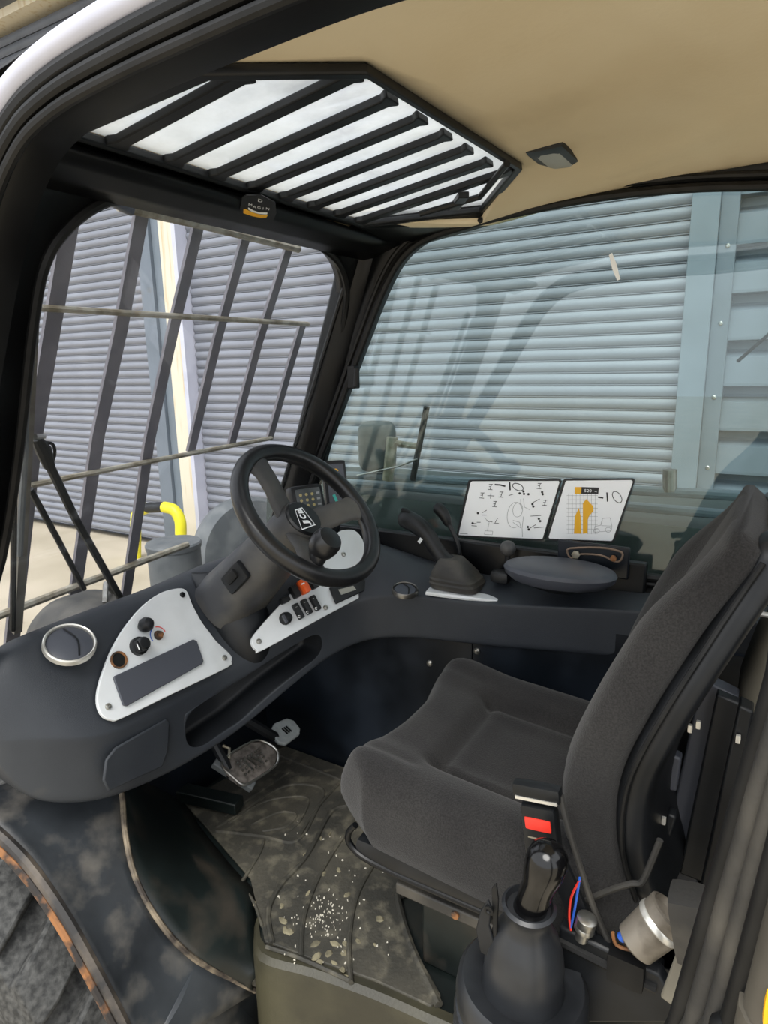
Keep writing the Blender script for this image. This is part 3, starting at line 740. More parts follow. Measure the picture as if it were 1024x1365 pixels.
# ---- column fairing between the plates
fr = []
for (z, y, hw, dep) in ((.632, 1.035, .045, .045), (.60, .985, .070, .075), (.53, .955, .068, .085), (.47, .935, .055, .075), (.43, .925, .035, .05)):
    ring = []
    for k in range(17):
        a = math.pi * k / 16
        ring.append(V((1.0 + hw * math.cos(a), y + .05 - dep * math.sin(a) ** .8, z)))
    fr.append(ring)
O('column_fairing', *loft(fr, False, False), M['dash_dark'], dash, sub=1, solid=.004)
for x, y in ((487, 823), (490, 845)): screw(onX(x, y, 1.228), V((-.75, -.65, 0)), .005, dash)

# ================================================================== STEERING WHEEL
WC = V((1.0, .776, .786)); WN = V((0, -.726, .687)).normalized(); WU = V((0, .687, .726)).normalized(); WR = V((1, 0, 0))
def wpl(x, y, off=0.0):
    return onP(x, y, WC + WN * off, WN)
sw_t = thing('steering_wheel', 'black three spoke steering wheel with spinner knob and white emblem', 'steering wheel', WC - WN * .06)
NR = 72; rr = []
profile = []
for k in range(14):
    a = 2 * math.pi * k / 14
    profile.append((.0165 * math.cos(a), .0185 * math.sin(a) + .002 * math.cos(2 * a)))
rings = []
for i in range(NR):
    th = 2 * math.pi * i / NR; rd = WR * math.cos(th) + WU * math.sin(th); c = WC + rd * .1555
    rings.append([c + rd * u + WN * v for u, v in profile])
O('rim', *loft(rings, True, False, True), M['wheel'], sw_t)
O('rim_groove', *tube([WC + (WR * math.cos(2 * math.pi * i / 64) + WU * math.sin(2 * math.pi * i / 64)) * .1672 + WN * .009 for i in range(64)], .0016, 6, True), M['rubber'], sw_t)
def spoke(px, py):
    d = (wpl(px, py) - WC); d.normalize(); s = WN.cross(d)
    rings = []
    for t_, w, h, off in ((.03, .030, .011, -.044), (.055, .029, .012, -.034), (.09, .027, .011, -.016), (.12, .027, .010, -.005), (.14, .032, .011, -.001), (.153, .042, .011, .0)):
        c = WC + d * t_ + WN * off
        rings.append([c + s * (w * math.cos(a)) + WN * (h * math.sin(a)) for a in [2 * math.pi * k / 14 for k in range(14)]])
    O('spoke', *loft(rings), M['hub'], sw_t)
spoke(339, 614); spoke(482, 676); 
d3 = -((wpl(339, 614) - WC).normalized() + (wpl(482, 676) - WC).normalized())
p3_ = WC + d3.normalized() * .15
def prj(p):
    q = p - CAM; z = q.dot(CF); return 512 + FPX * q.dot(CR) / z, 682.5 + FPX * q.dot(CD) / z
spoke(*prj(p3_))
HCN = WC - WN * .016
O('hub', *lathe(HCN, WN, [(.042, -.125), (.047, -.11), (.050, -.06), (.049, -.03), (.046, -.012), (.043, -.006)], 32), M['hub'], sw_t)
em = O('emblem_disc', *lathe(HCN, WN, [(.041, -.012), (.041, -.004), (.038, .0), (.012, .002)], 32), M['wheel'], sw_t)
# emblem: white outlined tapering badge with the letters JCB
tu = (wpl(400, 679) - wpl(415, 704)).normalized()       # reading direction
tv = WN.cross(tu)
ec = HCN + WN * .0036 + (wpl(414, 691) - wpl(412.6, 683.0)) * .25
def bdg(u, v): return ec + tu * u + tv * v
def epl(x, y): return onP(x, y, HCN + WN * .004, WN)
quad = [epl(402.8, 706.6), epl(421, 699.8), epl(402.8, 676.2), epl(393.2, 679.6)]
qc = sum(quad, V()) / 4
O('badge_outline', quad + [qc + (p - qc) * .90 for p in quad], [(i, (i + 1) % 4, 4 + (i + 1) % 4, 4 + i) for i in range(4)], M['vinyl_white'], em, smooth=0)
tu = (epl(398, 678) - epl(412, 703)).normalized(); tv = WN.cross(tu)
for ch, x, y, w, h in (('J', 409.6, 697.0, .0125, .0195), ('C', 404.0, 688.6, .0115, .0165), ('B', 400.2, 681.6, .0105, .0135)):
    O('badge_letter', *text(ch, .03, epl(x, y), tu, tv, .0003, bold=.0016, fit=(w, h)), M['vinyl_white'], em, smooth=0)
# spinner knob
kc = wpl(432, 726, .035)
O('spinner_stem', *tube([wpl(420, 752, .0), kc], [.014, .020], 14), M['wheel'], sw_t)
O('spinner_knob', *lathe(kc - WN * .01, WN, [(.014, -.02), (.020, -.012), (.027, .0), (.0285, .014), (.027, .026), (.023, .033), (.006, .036)], 28), M['wheel'], sw_t)
# ---- steering column
ct = thing('steering_column', 'grey black steering column shroud rising from the dash', 'steering column', WC - WN * .33)
rings = []
for s_, w, h in ((.105, .048, .046), (.125, .058, .052), (.19, .066, .058), (.26, .072, .064), (.33, .078, .07)):
    c = WC - WN * s_
    rings.append([c + WR * (w * (abs(math.cos(a)) ** .7) * math.copysign(1, math.cos(a))) + WU * (h * (abs(math.sin(a)) ** .7) * math.copysign(1, math.sin(a))) for a in [2 * math.pi * k / 28 for k in range(28)]])
O('shroud', *loft(rings), M['hub'], ct)
sc = WC - WN * .20 - WR * .068
O('stalk_socket', *rbox(sc + WU * .0, (.008, .022, .035), .006, (WR, WU, WN), (3, 5, 6)), M['black'], ct)
O('switch_tab', *rbox(sc - WR * .008 + WU * .004, (.006, .010, .018), .004, (WR, WU, WN), (3, 4, 4)), M['rubber'], ct)

# ================================================================== DISPLAYS
dc = onX(411, 667, 1.15)
dn = V((-.42, -.86, .30)).normalized(); da, db, _ = frame(dn)
t = thing('keypad_display', 'square keypad monitor behind the steering wheel with yellowish keys', 'monitor', dc - V((0, 0, .06)))
O('housing', *rbox(dc - dn * .012, (.041, .036, .018), .009, (da, db, dn), (8, 8, 4)), M['black'], t)
pad = O('membrane', *rbox(dc + dn * .0055, (.031, .027, .002), .0015, (da, db, dn), (4, 4, 2)), M['screen'], t)
for i in range(3):
    for j in range(4):
        if j == 3: 
            O('key_print', *box(dc + dn * .0078 + da * (-.018 + .015 * 2.75) + db * (.014 - .013 * i), (.004, .0022, .0004), (da, db, dn)), M['greyink'], pad); continue
        O('key', *lathe(dc + dn * .0072 + da * (-.020 + .0145 * i) + db * (.013 - .0125 * j), dn, [(.0036, 0), (.0034, .0012), (.001, .0014)], 10), M['key'], pad)  # keys only carry a yellowish colour, they do not glow
O('mount_arm', *tube([dc - dn * .02, dc - dn * .03 - V((0, 0, .07)), dc - dn * .02 - V((0, 0, .14))], .012, 10), M['black'], t)
lc_ = onX(449, 652, 1.29)
ln = V((-.62, -.74, .25)).normalized(); la, lb, _ = frame(ln)
t = thing('load_indicator', 'tall narrow load indicator panel against the corner pillar', 'gauge', lc_ - V((0, 0, .08)))
O('housing', *rbox(lc_ - ln * .01, (.030, .072, .012), .006, (la, lb, ln), (6, 10, 3)), M['black'], t)
O('face', *rbox(lc_ + ln * .003, (.022, .062, .0015), .001, (la, lb, ln), (3, 4, 2)), M['vent'], t)
O('yellow_mark', *arc(lc_ + ln * .0052 + lb * .042, .003, .0085, 20, 330, 14, la, lb), M['yellow'], t, smooth=0)
O('teal_bar', *box(lc_ + ln * .0052 - lb * .030 - la * .004, (.0035, .018, .0004), rot_ax(ln, 20, (la, lb, ln))), M['teal'], t)
O('white_mark', *arc(lc_ + ln * .0052 - lb * .030, .014, .0165, -70, 40, 10, la, lb), M['vinyl_white'], t, smooth=0)
O('mount_foot', *tube([lc_ - ln * .012 - lb * .05, lc_ + V((.01, .03, -.14))], .014, 10), M['black'], t)

# ================================================================== FLOOR, WHEEL ARCH, SIDE PANEL
# lower right side panel under the console (two sheets with bolts)
PX = 1.285
t0 = struct('wall_lower', *join(bx(PX, PX + .02, .548, 1.22, -.05, .50), bx(PX + .004, PX + .02, .542, .548, -.05, .5), bx(PX, PX + .02, -.30, .542, -.05, .53)), M['panel'], smooth=0, label='glossy blue black lower side panel below the console')
for x, y in ((489, 846), (573, 884), (636, 868)): 
    O('bolt', *lathe(onX(x, y, PX), (-1, 0, 0), [(.008, 0), (.008, .003), (.005, .006), (.002, .0065)], 12), M['screw'], t0)
struct('wall_bulkhead', *bx(.78, 1.3, 1.19, 1.21, -.05, .48), M['panel'], smooth=0, label='dark bulkhead behind the pedals')
# floor plate; near edge follows the door sill
fl = [onZ(350, 1268, 0), onZ(420, 1290, 0), onZ(500, 1318, 0), onZ(600, 1362, 0)]
edge = [V((.99, 1.3, 0)), onZ(215, 1045, 0), onZ(262, 1098, 0), onZ(330, 1180, 0), onZ(343, 1220, 0)] + fl + [V((.80, .25, 0)), V((.80, -.25, 0))]
poly = edge + [V((1.29, -.25, 0)), V((1.29, 1.3, 0))]
flo = struct('floor', *prism([p + V((0, 0, -.004)) for p in poly], (0, 0, -.03)), M['arch'], smooth=0, label='black steel cab floor plate beside the seat')
# door sill: olive rounded face dropping from the floor edge
sl = [onZ(343, 1225, 0)] + fl + [V((.80, .25, 0)), V((.80, -.25, 0))]
sl = crv(sl, 4); rows = []
for d, z in ((.012, .002), (-.004, .002), (-.014, -.006), (-.018, -.03), (-.02, -.3)):
    rows.append([p + V((d, d * .3, z)) for p in sl])
vs, fs = grid(rows)
struct('trim_5', vs, fs, M['olive'], label='olive painted door sill edge dropping below the floor')
# rubber mat with raised ribs
mz = .006
mt = thing('floor_mat', 'muddy grey rubber floor mat with moulded ribs', 'floor mat', (1.0, .8, 0))
mpoly = [onZ(232, 1058, 0), onZ(262, 1098, 0) + V((.01, 0, 0)), onZ(330, 1178, 0) + V((.01, 0, 0)), onZ(350, 1262, 0) + V((.008, 0, 0)), onZ(420, 1283, 0), onZ(500, 1310, 0), onZ(575, 1345, 0), onZ(588, 1330, 0), onZ(552, 1265, 0), onZ(535, 1200, 0), V((1.20, .45, 0)), V((1.275, .60, 0)), V((1.278, 1.12, 0)), V((1.0, 1.18, 0))]
O('sheet', *prism([V((p.x, p.y, .0)) for p in mpoly], (0, 0, mz)), M['mat'], mt, smooth=0, bevel=.002)
def rib(pts, r=.005, n=5, name='rib'):
    O(name, *tube(crv([onZ(x, y, mz) for x, y in pts], n), r, 8), M['mat'], mt)
rib([(363, 1258), (358, 1215), (375, 1180), (410, 1140), (440, 1085), (462, 1075)], .006)
rib([(402, 1275), (405, 1225), (425, 1170), (455, 1120), (480, 1090)], .005)
rib([(468, 1310), (466, 1250), (478, 1190), (510, 1135)], .005)
rib([(585, 1340), (548, 1262), (530, 1200), (536, 1188)], .008)
rib([(355, 1262), (402, 1278), (468, 1308)], .004)
rib([(288, 1104), (320, 1085), (380, 1048), (430, 1052), (420, 1085), (395, 1122), (350, 1115), (288, 1108)], .004)
rib([(305, 1098), (350, 1070), (390, 1062), (412, 1066), (400, 1095), (380, 1112)], .003)
rib([(335, 1100), (372, 1083), (395, 1086), (382, 1102), (350, 1108)], .003)
rib([(320, 1180), (345, 1140), (352, 1120)], .004)
rib([(280, 1160), (330, 1190), (350, 1235)], .003)
rib([(300, 1090), (340, 1060), (385, 1030)], .004)
rib([(395, 1122), (425, 1075), (462, 1035)], .004)
rib([(345, 1000), (380, 1010), (455, 1040)], .004)
# dried mud flakes on the mat
rnd = random.Random(11)
def mudflake(x, y, s):
    c = onZ(x, y, mz); n = 7; a0 = rnd.uniform(0, 6.3); el = rnd.uniform(.4, .9); vs = []
    for k in range(n):
        a = 2 * math.pi * k / n; r = s * rnd.uniform(.7, 1.15)
        p = V((r * math.cos(a), r * el * math.sin(a), 0)); p = Matrix.Rotation(a0, 3, 'Z') @ p
        vs.append(c + p)
    top = [c + (v - c) * .7 + V((0, 0, .0022)) for v in vs]
    return vs + top, [tuple(range(n, 2 * n))] + [(k, (k + 1) % n, n + (k + 1) % n, n + k) for k in range(n)]
fl_geo = []
for (x, y, s) in [(421, 1258, .011), (447, 1258, .013), (460, 1258, .009), (422, 1275, .012), (438, 1272, .009), (459, 1270, .008), (425, 1284, .012), (446, 1284, .009), (457, 1293, .008), (462, 1303, .010), (378, 1228, .014), (380, 1240, .010), (386, 1242, .010), (376, 1208, .009), (340, 1205, .008), (408, 1140, .010), (428, 1118, .007), (440, 1112, .008), (506, 1225, .009), (463, 1193, .009), (452, 1160, .008), (430, 1165, .010), (412, 1190, .010), (500, 1260, .005), (478, 1255, .007)]:
    O('mud_flake', *mudflake(x, y, s), M['mud'], mt)
sp = []
for k in range(110):
    a = rnd.gauss(435, 16); b = rnd.gauss(1225, 14); sp.append(mudflake(a, b, rnd.uniform(.0008, .0022)))
for k in range(60):
    a = rnd.uniform(370, 520); b = rnd.uniform(1090, 1290); sp.append(mudflake(a, b, rnd.uniform(.001, .003)))
o_ = O('dried_speckle', *join(*sp), mat('pale_speckle', 'cfcabb', 0.9), mt, smooth=0); o_['kind'] = 'stuff'
# pedal slot frame left of the pedals
O('toe_bar', *box(onZ(268, 1062, .03), (.02, .11, .015), rot_ax('Z', 12)), M['arch'], mt, bevel=.003)

# ---- wheel arch / fender
AC = V((0, 1.42, -.32)); AR = .69
def archp(x, ang, r=AR): return V((x, AC.y - r * math.sin(ang), AC.z + r * math.cos(ang)))
fd = thing('wheel_arch', 'scuffed black wheel arch panel between the dashboard and the door sill', 'wheel arch', (.6, .9, 0))
def ang_of(p): return math.atan2(AC.y - p.y, p.z - AC.z)
def on_arch(x, y):
    r = ray(x, y)   # hit the cylinder, nearest root
    a = r.y ** 2 + r.z ** 2; dy, dz = CAM.y - AC.y, CAM.z - AC.z
    b = 2 * (r.y * dy + r.z * dz); c = dy * dy + dz * dz - AR * AR
    d = max(0, b * b - 4 * a * c); s = (-b - math.sqrt(d)) / (2 * a); return CAM + r * s
outer_e = crv([on_arch(*p) for p in [(-60, 1062), (0, 1112), (40, 1152), (85, 1215), (125, 1285), (165, 1362), (190, 1420)]], 4)
crest = crv([on_arch(*p) for p in [(150, 1010), (162, 1060), (166, 1110), (180, 1172), (215, 1235), (262, 1282), (340, 1322)]], 4)
n_ = min(len(outer_e), len(crest))
import itertools
rows = []
for k in range(n_):
    a, b = outer_e[k], crest[k]; row = []
    for j in range(9):
        x = a.x + (b.x - a.x) * j / 8; th = ang_of(a) + (ang_of(b) - ang_of(a)) * j / 8
        row.append(archp(x, th, AR - .004 * math.sin(math.pi * j / 8)))
    rows.append(row)
# lower extension beyond the crest end, down to the bottom of the picture
vs, fs = grid(rows)
O('outer_panel', vs, fs, M['fender'], fd, solid=.006, soff=0)
# lower continuation plate (fills below the weld towards the sill)
lowq = [on_arch(190, 1420), on_arch(262, 1282), on_arch(340, 1322), V((.745, .70, -.30)), V((.55, .60, -.32))]
rows2 = [[outer_e[-1], crest[-5], crest[-1]], [outer_e[-1] + V((.02, -.02, -.12)), crest[-5] + V((0.03, -.03, -.14)), crest[-1] + V((.01, 0, -.10))], [outer_e[-1] + V((.04, -.04, -.3)), crest[-5] + V((.04, -.05, -.3)), crest[-1] + V((.015, 0, -.3))]]
vs, fs = grid(rows2)
O('lower_panel', vs, fs, M['fender'], fd, solid=.004, soff=0)
O('weld_bead', *tube([p + V((0, -.001, .003)) for p in crest[4:]], .0055, 8), M['weld'], fd)
# inner face from the crest down to the floor edge
fe = crv([V((1.0, 1.36, -.02)), V((.995, 1.25, -.01)), onZ(262, 1098, 0), onZ(312, 1160, 0), onZ(338, 1190, 0), onZ(342, 1240, -.02), onZ(344, 1300, -.06)], 4)
rows = []
for k in range(n_):
    a, b = crest[k], fe[k]; rows.append([a.lerp(b, j / 6) + V((-.012, 0, .012)) * math.sin(math.pi * j / 6) for j in range(7)])
vs, fs = grid(rows)
O('inner_panel', vs, fs, M['arch'], fd, solid=.005, soff=0)
O('worn_patch', *rbox(onZ(290, 1120, .06) + V((-.012, -.01, .01)), (.004, .06, .035), .003, rot_ax('Z', -35), (2, 5, 4)), mat('dusty_patch', '4a3f38', 0.9, col2='2a2623', nscale=25), fd) if False else None
# double folded rusty edge strip
O('edge_strip', *tube([p + V((-.004, 0, .004)) for p in outer_e], .011, 8), mat('worn_edge', '2f2d2c', 0.5, col2='6b6156', nscale=18, lo=0.45, hi=0.75), fd)
O('rusty_lip', *tube([p + V((-.016, -.006, -.006)) for p in outer_e], .007, 8), M['rust'], fd)
# ---- front tyre under the arch
ty = thing('lugged_tyre', 'muddy lugged front tyre below the wheel arch', 'wheel', (.62, AC.y, AC.z - .56))
TR = .53
O('carcass', *lathe((.60, AC.y, AC.z), (1, 0, 0), [(.30, -.15), (.44, -.16), (TR - .05, -.15), (TR - .025, -.11), (TR - .02, 0), (TR - .025, .11), (TR - .05, .15), (.44, .16), (.30, .15)], 72), M['tyre'], ty)
def lug(th, side):
    vs = []; N_ = 6
    for rr_ in (TR - .03, TR + .012):
        for wd in (-1, 1):
            for k in range(N_):
                f = k / (N_ - 1); x = .60 + side * (-.02 + .17 * f)
                r_ = rr_ - (.05 * max(0, f - .75) * 4 * .6)
                a = th + .20 * f * 1.0 + wd * (.108 - (.012 if rr_ > TR else 0)) * (1 - .1 * f)
                vs.append(V((x, AC.y - r_ * math.sin(a), AC.z + r_ * math.cos(a))))
    fs = []
    i0, i1, i2, i3 = 0, N_, 2 * N_, 3 * N_
    for k in range(N_ - 1):
        fs += [(i2 + k, i2 + k + 1, i3 + k + 1, i3 + k), (i0 + k, i0 + k + 1, i2 + k + 1, i2 + k), (i1 + k, i1 + k + 1, i3 + k + 1, i3 + k)]
    fs += [(i0, i1, i3, i2), (i0 + N_ - 1, i1 + N_ - 1, i3 + N_ - 1, i2 + N_ - 1)]
    return vs, fs
for k in range(22):
    th = 2 * math.pi * k / 22
    O('tread_lug', *lug(th, 1), M['tyre'], ty, bevel=.006, smooth=30)
    O('tread_lug', *lug(th + math.pi / 22, -1), M['tyre'], ty, bevel=.006, smooth=30)

# ================================================================== PEDALS
bc = onZ(334, 1014, .15)
t = thing('brake_pedal', 'worn ribbed brake pedal with bright edge below the dash', 'pedal', (bc.x, bc.y, .03))
pn = V((-.05, -.62, .78)).normalized(); pr = V((1, -.12, 0)); pr = (pr - pn * pr.dot(pn)).normalized(); pu = pn.cross(pr)
pq = [onP(*p, bc, pn) for p in [(296, 1022), (303, 1008), (335, 989), (350, 988), (366, 997), (371, 1008), (366, 1022), (333, 1044), (322, 1046), (312, 1038)]]
O('pad', *prism(pq, pn * -.014), mat('pedal_rubber', '4a4540', 0.55, col2='77706a', nscale=60), t, bevel=.003)
O('bright_rim', *tube(crv([p + pn * .001 for p in pq], 3, True), .0028, 6, True), M['screw'], t)
pc = sum(pq, V()) / len(pq)
for i in range(7):
    for j in range(4):
        p = pc + pr * ((i - 3) * .011) + pu * ((j - 1.5) * .011)
        if abs(i - 3) < 2 and j in (1, 2): continue
        O('stud', *lathe(p, pn, [(.0032, 0), (.0025, .003), (.001, .0034)], 8), M['steel'], t)
for d in (-.011, 0, .011): O('raised_rib', *box(pc + pr * d * 1.2, (.0022, .014, .0025), rot_ax(pn, 20 + d * 900, (pr, pu, pn))), M['steel'], t)
O('arm', *box(pc - pr * .05 - pn * .012 + pu * .0, (.012, .055, .010), rot_ax(pn, 25, (pr, pu, pn))), M['greypart'], t, bevel=.003)
O('lever', *tube([pc - pr * .055 - pn * .015, V((pc.x - .05, pc.y + .10, .25)), V((pc.x - .05, pc.y + .16, .34))], .012, 10), M['black'], t)
O('return_spring', *tube([pc - pr * .045 + pu * .035, pc - pr * .03 + pu * .055, pc - pr * .04 + pu * .07], .004, 6), M['rod'], t)
ac_ = onZ(380, 973, .16)
t = thing('accelerator_pedal', 'small pale grey accelerator pedal', 'pedal', (ac_.x, ac_.y, .05))
pq = [onP(*p, ac_, pn) for p in [(361, 975), (366, 964), (383, 957), (392, 960), (401, 971), (400, 979), (382, 992), (372, 990)]]
O('pad', *prism(pq, pn * -.012), mat('pale_pad', '9da3a3', 0.5, col2='8a8f8f', nscale=40), t, bevel=.003)
pc = sum(pq, V()) / len(pq)
for d in (-.007, 0, .007): O('tread_mark', *box(pc + pr * d + pn * .001, (.0016, .010, .0012), rot_ax(pn, 15, (pr, pu, pn))), M['black'], t)
O('arm', *tube([pc - pr * .03 - pn * .012, pc - pr * .09 + V((0, .05, .06)), pc - pr * .12 + V((0, .10, .12))], .013, 8), M['black'], t)

# ================================================================== JOYSTICK AND CONSOLE ITEMS
jb = onX(614, 784, 1.315)
t = thing('joystick', 'black joystick with curved grip and square rubber gaiter on the console', 'joystick', jb)
O('base_plate', *rbox(jb + V((0, -.015, -.004)), (.050, .085, .006), .005, rot_ax('Z', 8), (6, 6, 2)), M['silver'], t)
rings = []
for z, w, l in ((.0, .045, .058), (.012, .047, .060), (.016, .044, .057), (.022, .045, .057), (.026, .041, .052), (.034, .041, .050), (.055, .030, .034), (.068, .022, .024)):
    c = jb + V((0, .006 + .25 * z, .004 + z))
    rings.append([c + V((w * (abs(math.cos(a)) ** .45) * math.copysign(1, math.cos(a)), l * (abs(math.sin(a)) ** .45) * math.copysign(1, math.sin(a)), 0)) for a in [2 * math.pi * k / 32 for k in range(32)]])
O('gaiter', *loft(rings), M['dusty_rubber'], t)
gp = crv([onX(*p, 1.315) for p in [(604, 760), (592, 746), (580, 730), (570, 714), (559, 702), (546, 694), (533, 689)]], 3)
rad = [.029, .027, .024, .0205, .019, .0185, .0185, .019, .0195, .020, .0205, .021, .0215, .022, .0225, .0225, .022, .019, .011]
O('grip', *tube(gp, rad[:len(gp)], 16), M['black'], t)
O('collar', *lathe(onX(605, 762, 1.315), (0, .3, 1), [(.03, -.012), (.034, -.004), (.032, .006), (.024, .012)], 24), M['black'], t)
O('thumb_switch', *rbox(onX(541, 682, 1.312), (.006, .012, .006), .003, rot_ax('X', 20), (3, 5, 3)), M['rubber'], t)
O('grip_label', *box(onX(562, 718, 1.297), (.0008, .004, .013), rot_ax('X', 35)), M['silver'], t)
t = thing('auxiliary_lever', 'thin auxiliary lever with a black ribbed knob behind the joystick', 'lever', onX(616, 748, 1.36))
lp = [onX(*p, 1.36) for p in [(614, 752), (611, 728), (603, 708), (596, 695)]]
O('shaft', *tube(crv(lp, 4), .0055, 10), M['black'], t)
O('knob', *tube(crv([onX(*p, 1.36) for p in [(598, 700), (593, 688), (586, 679), (580, 675)]], 3), [.008, .010, .012, .013, .014, .0145, .015, .0145, .013, .008][:10], 14), M['black'], t)
t = thing('ball_lever', 'short lever with a round ball knob beside the arm pad', 'lever', onX(676, 765, 1.345))
O('stem', *tube([onX(676, 770, 1.345), onX(677, 735, 1.345)], .006, 10), M['black'], t)
O('ball', *lathe(onX(677, 731, 1.345), (0, 0, 1), [(.018 * math.sin(math.pi * k / 10), -.018 * math.cos(math.pi * k / 10)) for k in range(11)], 20), M['hub'], t)
O('boss', *rbox(onX(668, 768, 1.34), (.018, .022, .014), .008, None, (4, 4, 3)), M['black'], t)
ap = onX(745, 762, 1.28)
t = thing('arm_pad', 'flat oval black padded arm rest on the console', 'arm rest', ap - V((0, 0, .05)))
O('pad', *lathe(ap, (0.05, 0, 1), [(.068, -.024), (.098, -.020), (.112, -.009), (.116, .002), (.111, .009), (.10, .013), (.03, .015)], 44, up=(1, 0, 0), ell=.72), M['vent'], t)
O('under_shell', *lathe(ap - V((0, 0, .022)), (0, 0, 1), [(.03, -.02), (.07, -.006), (.088, .004)], 36, up=(1, 0, 0), ell=.72), M['black'], t)
# window rail with slotted bracket
t = thing('window_rail', 'black steel rail along the bottom of the side window', 'rail', (1.39, .5, .6))
O('bar', *bx(1.375, 1.40, .20, 1.0, .575, .655), M['frame'], t, bevel=.004)
bk = O('slotted_bracket', *box(onX(790, 745, 1.37), (.004, .075, .035)), M['panel'], t, bevel=.003)
sl_ = [onX(*p, 1.364) for p in [(757, 738), (760, 731), (800, 730), (826, 735), (830, 741), (826, 748), (818, 748), (800, 740), (770, 739), (762, 744)]]
O('slot_edge', *tube(crv(sl_, 3, True), .0022, 6, True), mat('rubbed_edge', '8a7563', 0.5, 0.3), bk)
O('bolt', *lathe(onX(768, 739, 1.362), (-1, 0, 0), [(.009, 0), (.009, .005), (.004, .006)], 6), M['rod'], bk)
O('bolt', *lathe(onX(818, 744, 1.362), (-1, 0, 0), [(.007, 0), (.007, .004), (.003, .005)], 6), M['rust'], bk)

# ================================================================== SEAT
st = thing('driver_seat', 'black fabric driver seat with contoured cushion and high backrest', 'seat', (.985, .30, .22))
def cush(p, u):
    p = p.copy()
    top = sstep(-.2, .8, u.z)
    ax_ = abs(u.x)
    z = .020 * sstep(.42, .80, ax_) + .010 * sstep(.30, .75, u.y) - .016 * (1 - sstep(.3, .6, ax_)) * (1 - sstep(.2, .5, u.y))
    z -= .014 * math.exp(-((ax_ - .50) / .045) ** 2) * (1 - sstep(.42, .52, u.y))
    z -= .014 * math.exp(-((u.y - .40) / .05) ** 2) * (1 - sstep(.46, .56, ax_))
    z -= .006 * math.exp(-((ax_ - .60 - .1 * u.y) / .05) ** 2) * sstep(.40, .55, u.y)
    z -= .030 * sstep(.80, 1.0, u.y) ** 2
    p.z += z * top
    p.y -= .022 * (1 - sstep(.1, .7, ax_)) * sstep(.5, 1, u.y)
    p.y -= .05 * sstep(.70, 1.0, ax_) ** 2 * sstep(.55, 1.0, u.y)
    p.x *= 1 - .06 * sstep(.6, 1, -u.y)
    if u.z < 0: p.y -= .035 * sstep(.6, 1, u.y) * -u.z
    p.z += .02 * u.y
    return p
O('cushion', *rbox((.985, .328, .343), (.240, .252, .066), .055, None, (56, 56, 10), cush), M['fabric'], st, smooth=80)
O('cushion_pan', *rbox((.985, .32, .278), (.215, .22, .022), .015, None, (6, 6, 3)), M['black'], st)
# backrest as rings up its height
def yf(z): # front face of the backrest at height z
    pts = [(.36, .150), (.45, .172), (.55, .170), (.65, .138), (.75, .094), (.85, .046), (.95, .0), (1.0, -.02)]
    for i in range(len(pts) - 1):
        if z <= pts[i + 1][0] or i == len(pts) - 2:
            p0, p1, p2, p3 = pts[max(i - 1, 0)][1], pts[i][1], pts[i + 1][1], pts[min(i + 2, len(pts) - 1)][1]
            t_ = (z - pts[i][0]) / (pts[i + 1][0] - pts[i][0])
            return .5 * (2 * p1 + (p2 - p0) * t_ + (2 * p0 - 5 * p1 + 4 * p2 - p3) * t_ ** 2 + (3 * p1 - p0 - 3 * p2 + p3) * t_ ** 3)
def bring(z, hw, thick, bol, off=0.0, n=40, inset=0.0, top=0.0):
    ring = []
    for k in range(n):
        a = 2 * math.pi * k / n; cx, sy = math.cos(a), math.sin(a)
        X = hw * math.copysign(abs(cx) ** .55, cx); Yv = (thick / 2) * math.copysign(abs(sy) ** .6, sy)
        f = abs(X) / hw
        b = bol * sstep(.45, .85, f) * (1 if sy > 0 else .35) - (.008 * math.exp(-((f - .52) / .06) ** 2) if sy > 0 else 0)
        ring.append(V((.985 + X, yf(z) - thick / 2 + Yv + b + off, z)))
    return ring
rings = []
for k in range(27):
    t_ = k / 26; z = .34 + .535 * t_
    hw = .205 + .022 * math.sin(math.pi * min(1, t_ * 1.1)) - .03 * sstep(.6, 1, t_)
    th = .068 - .004 * t_; bol = .035 * sstep(0, .2, t_) * (1 - sstep(.75, 1, t_))
    e = 1.0
    if t_ > .93: e = math.sqrt(max(.02, 1 - ((t_ - .93) / .07) ** 2 * .9))
    if t_ < .06: e = math.sqrt(max(.1, 1 - ((.06 - t_) / .06) ** 2 * .8))
    rings.append(bring(z, hw * (.9 + .1 * e), th * e, bol))
O('backrest', *loft(rings), M['fabric'], st, smooth=80)
rings = []
for k in range(24):
    t_ = k / 23; z = .37 + .495 * t_
    hw = (.205 + .022 * math.sin(math.pi * min(1, t_ * 1.1)) - .03 * sstep(.6, 1, t_)) * .985
    e = math.sqrt(max(.05, 1 - max(0, (t_ - .9) / .1) ** 2 * .9))
    rings.append(bring(z, hw * (.92 + .08 * e), .05 * e, .012, -.050 + .004 * t_))
sh = O('back_shell', *loft(rings), M['black'], st, smooth=80)
seam = []
for k in range(20):
    t_ = k / 19; z = .38 + .465 * t_
    hw = .205 + .022 * math.sin(math.pi * min(1, (.04 + t_ * .93) * 1.1)) - .03 * sstep(.6, 1, .04 + t_ * .93)
    seam.append(V((.985 - hw - .001, yf(z) - .058 + .006 * t_, z)))
O('piping', *tube(seam, .0035, 8), M['rubber'], sh)
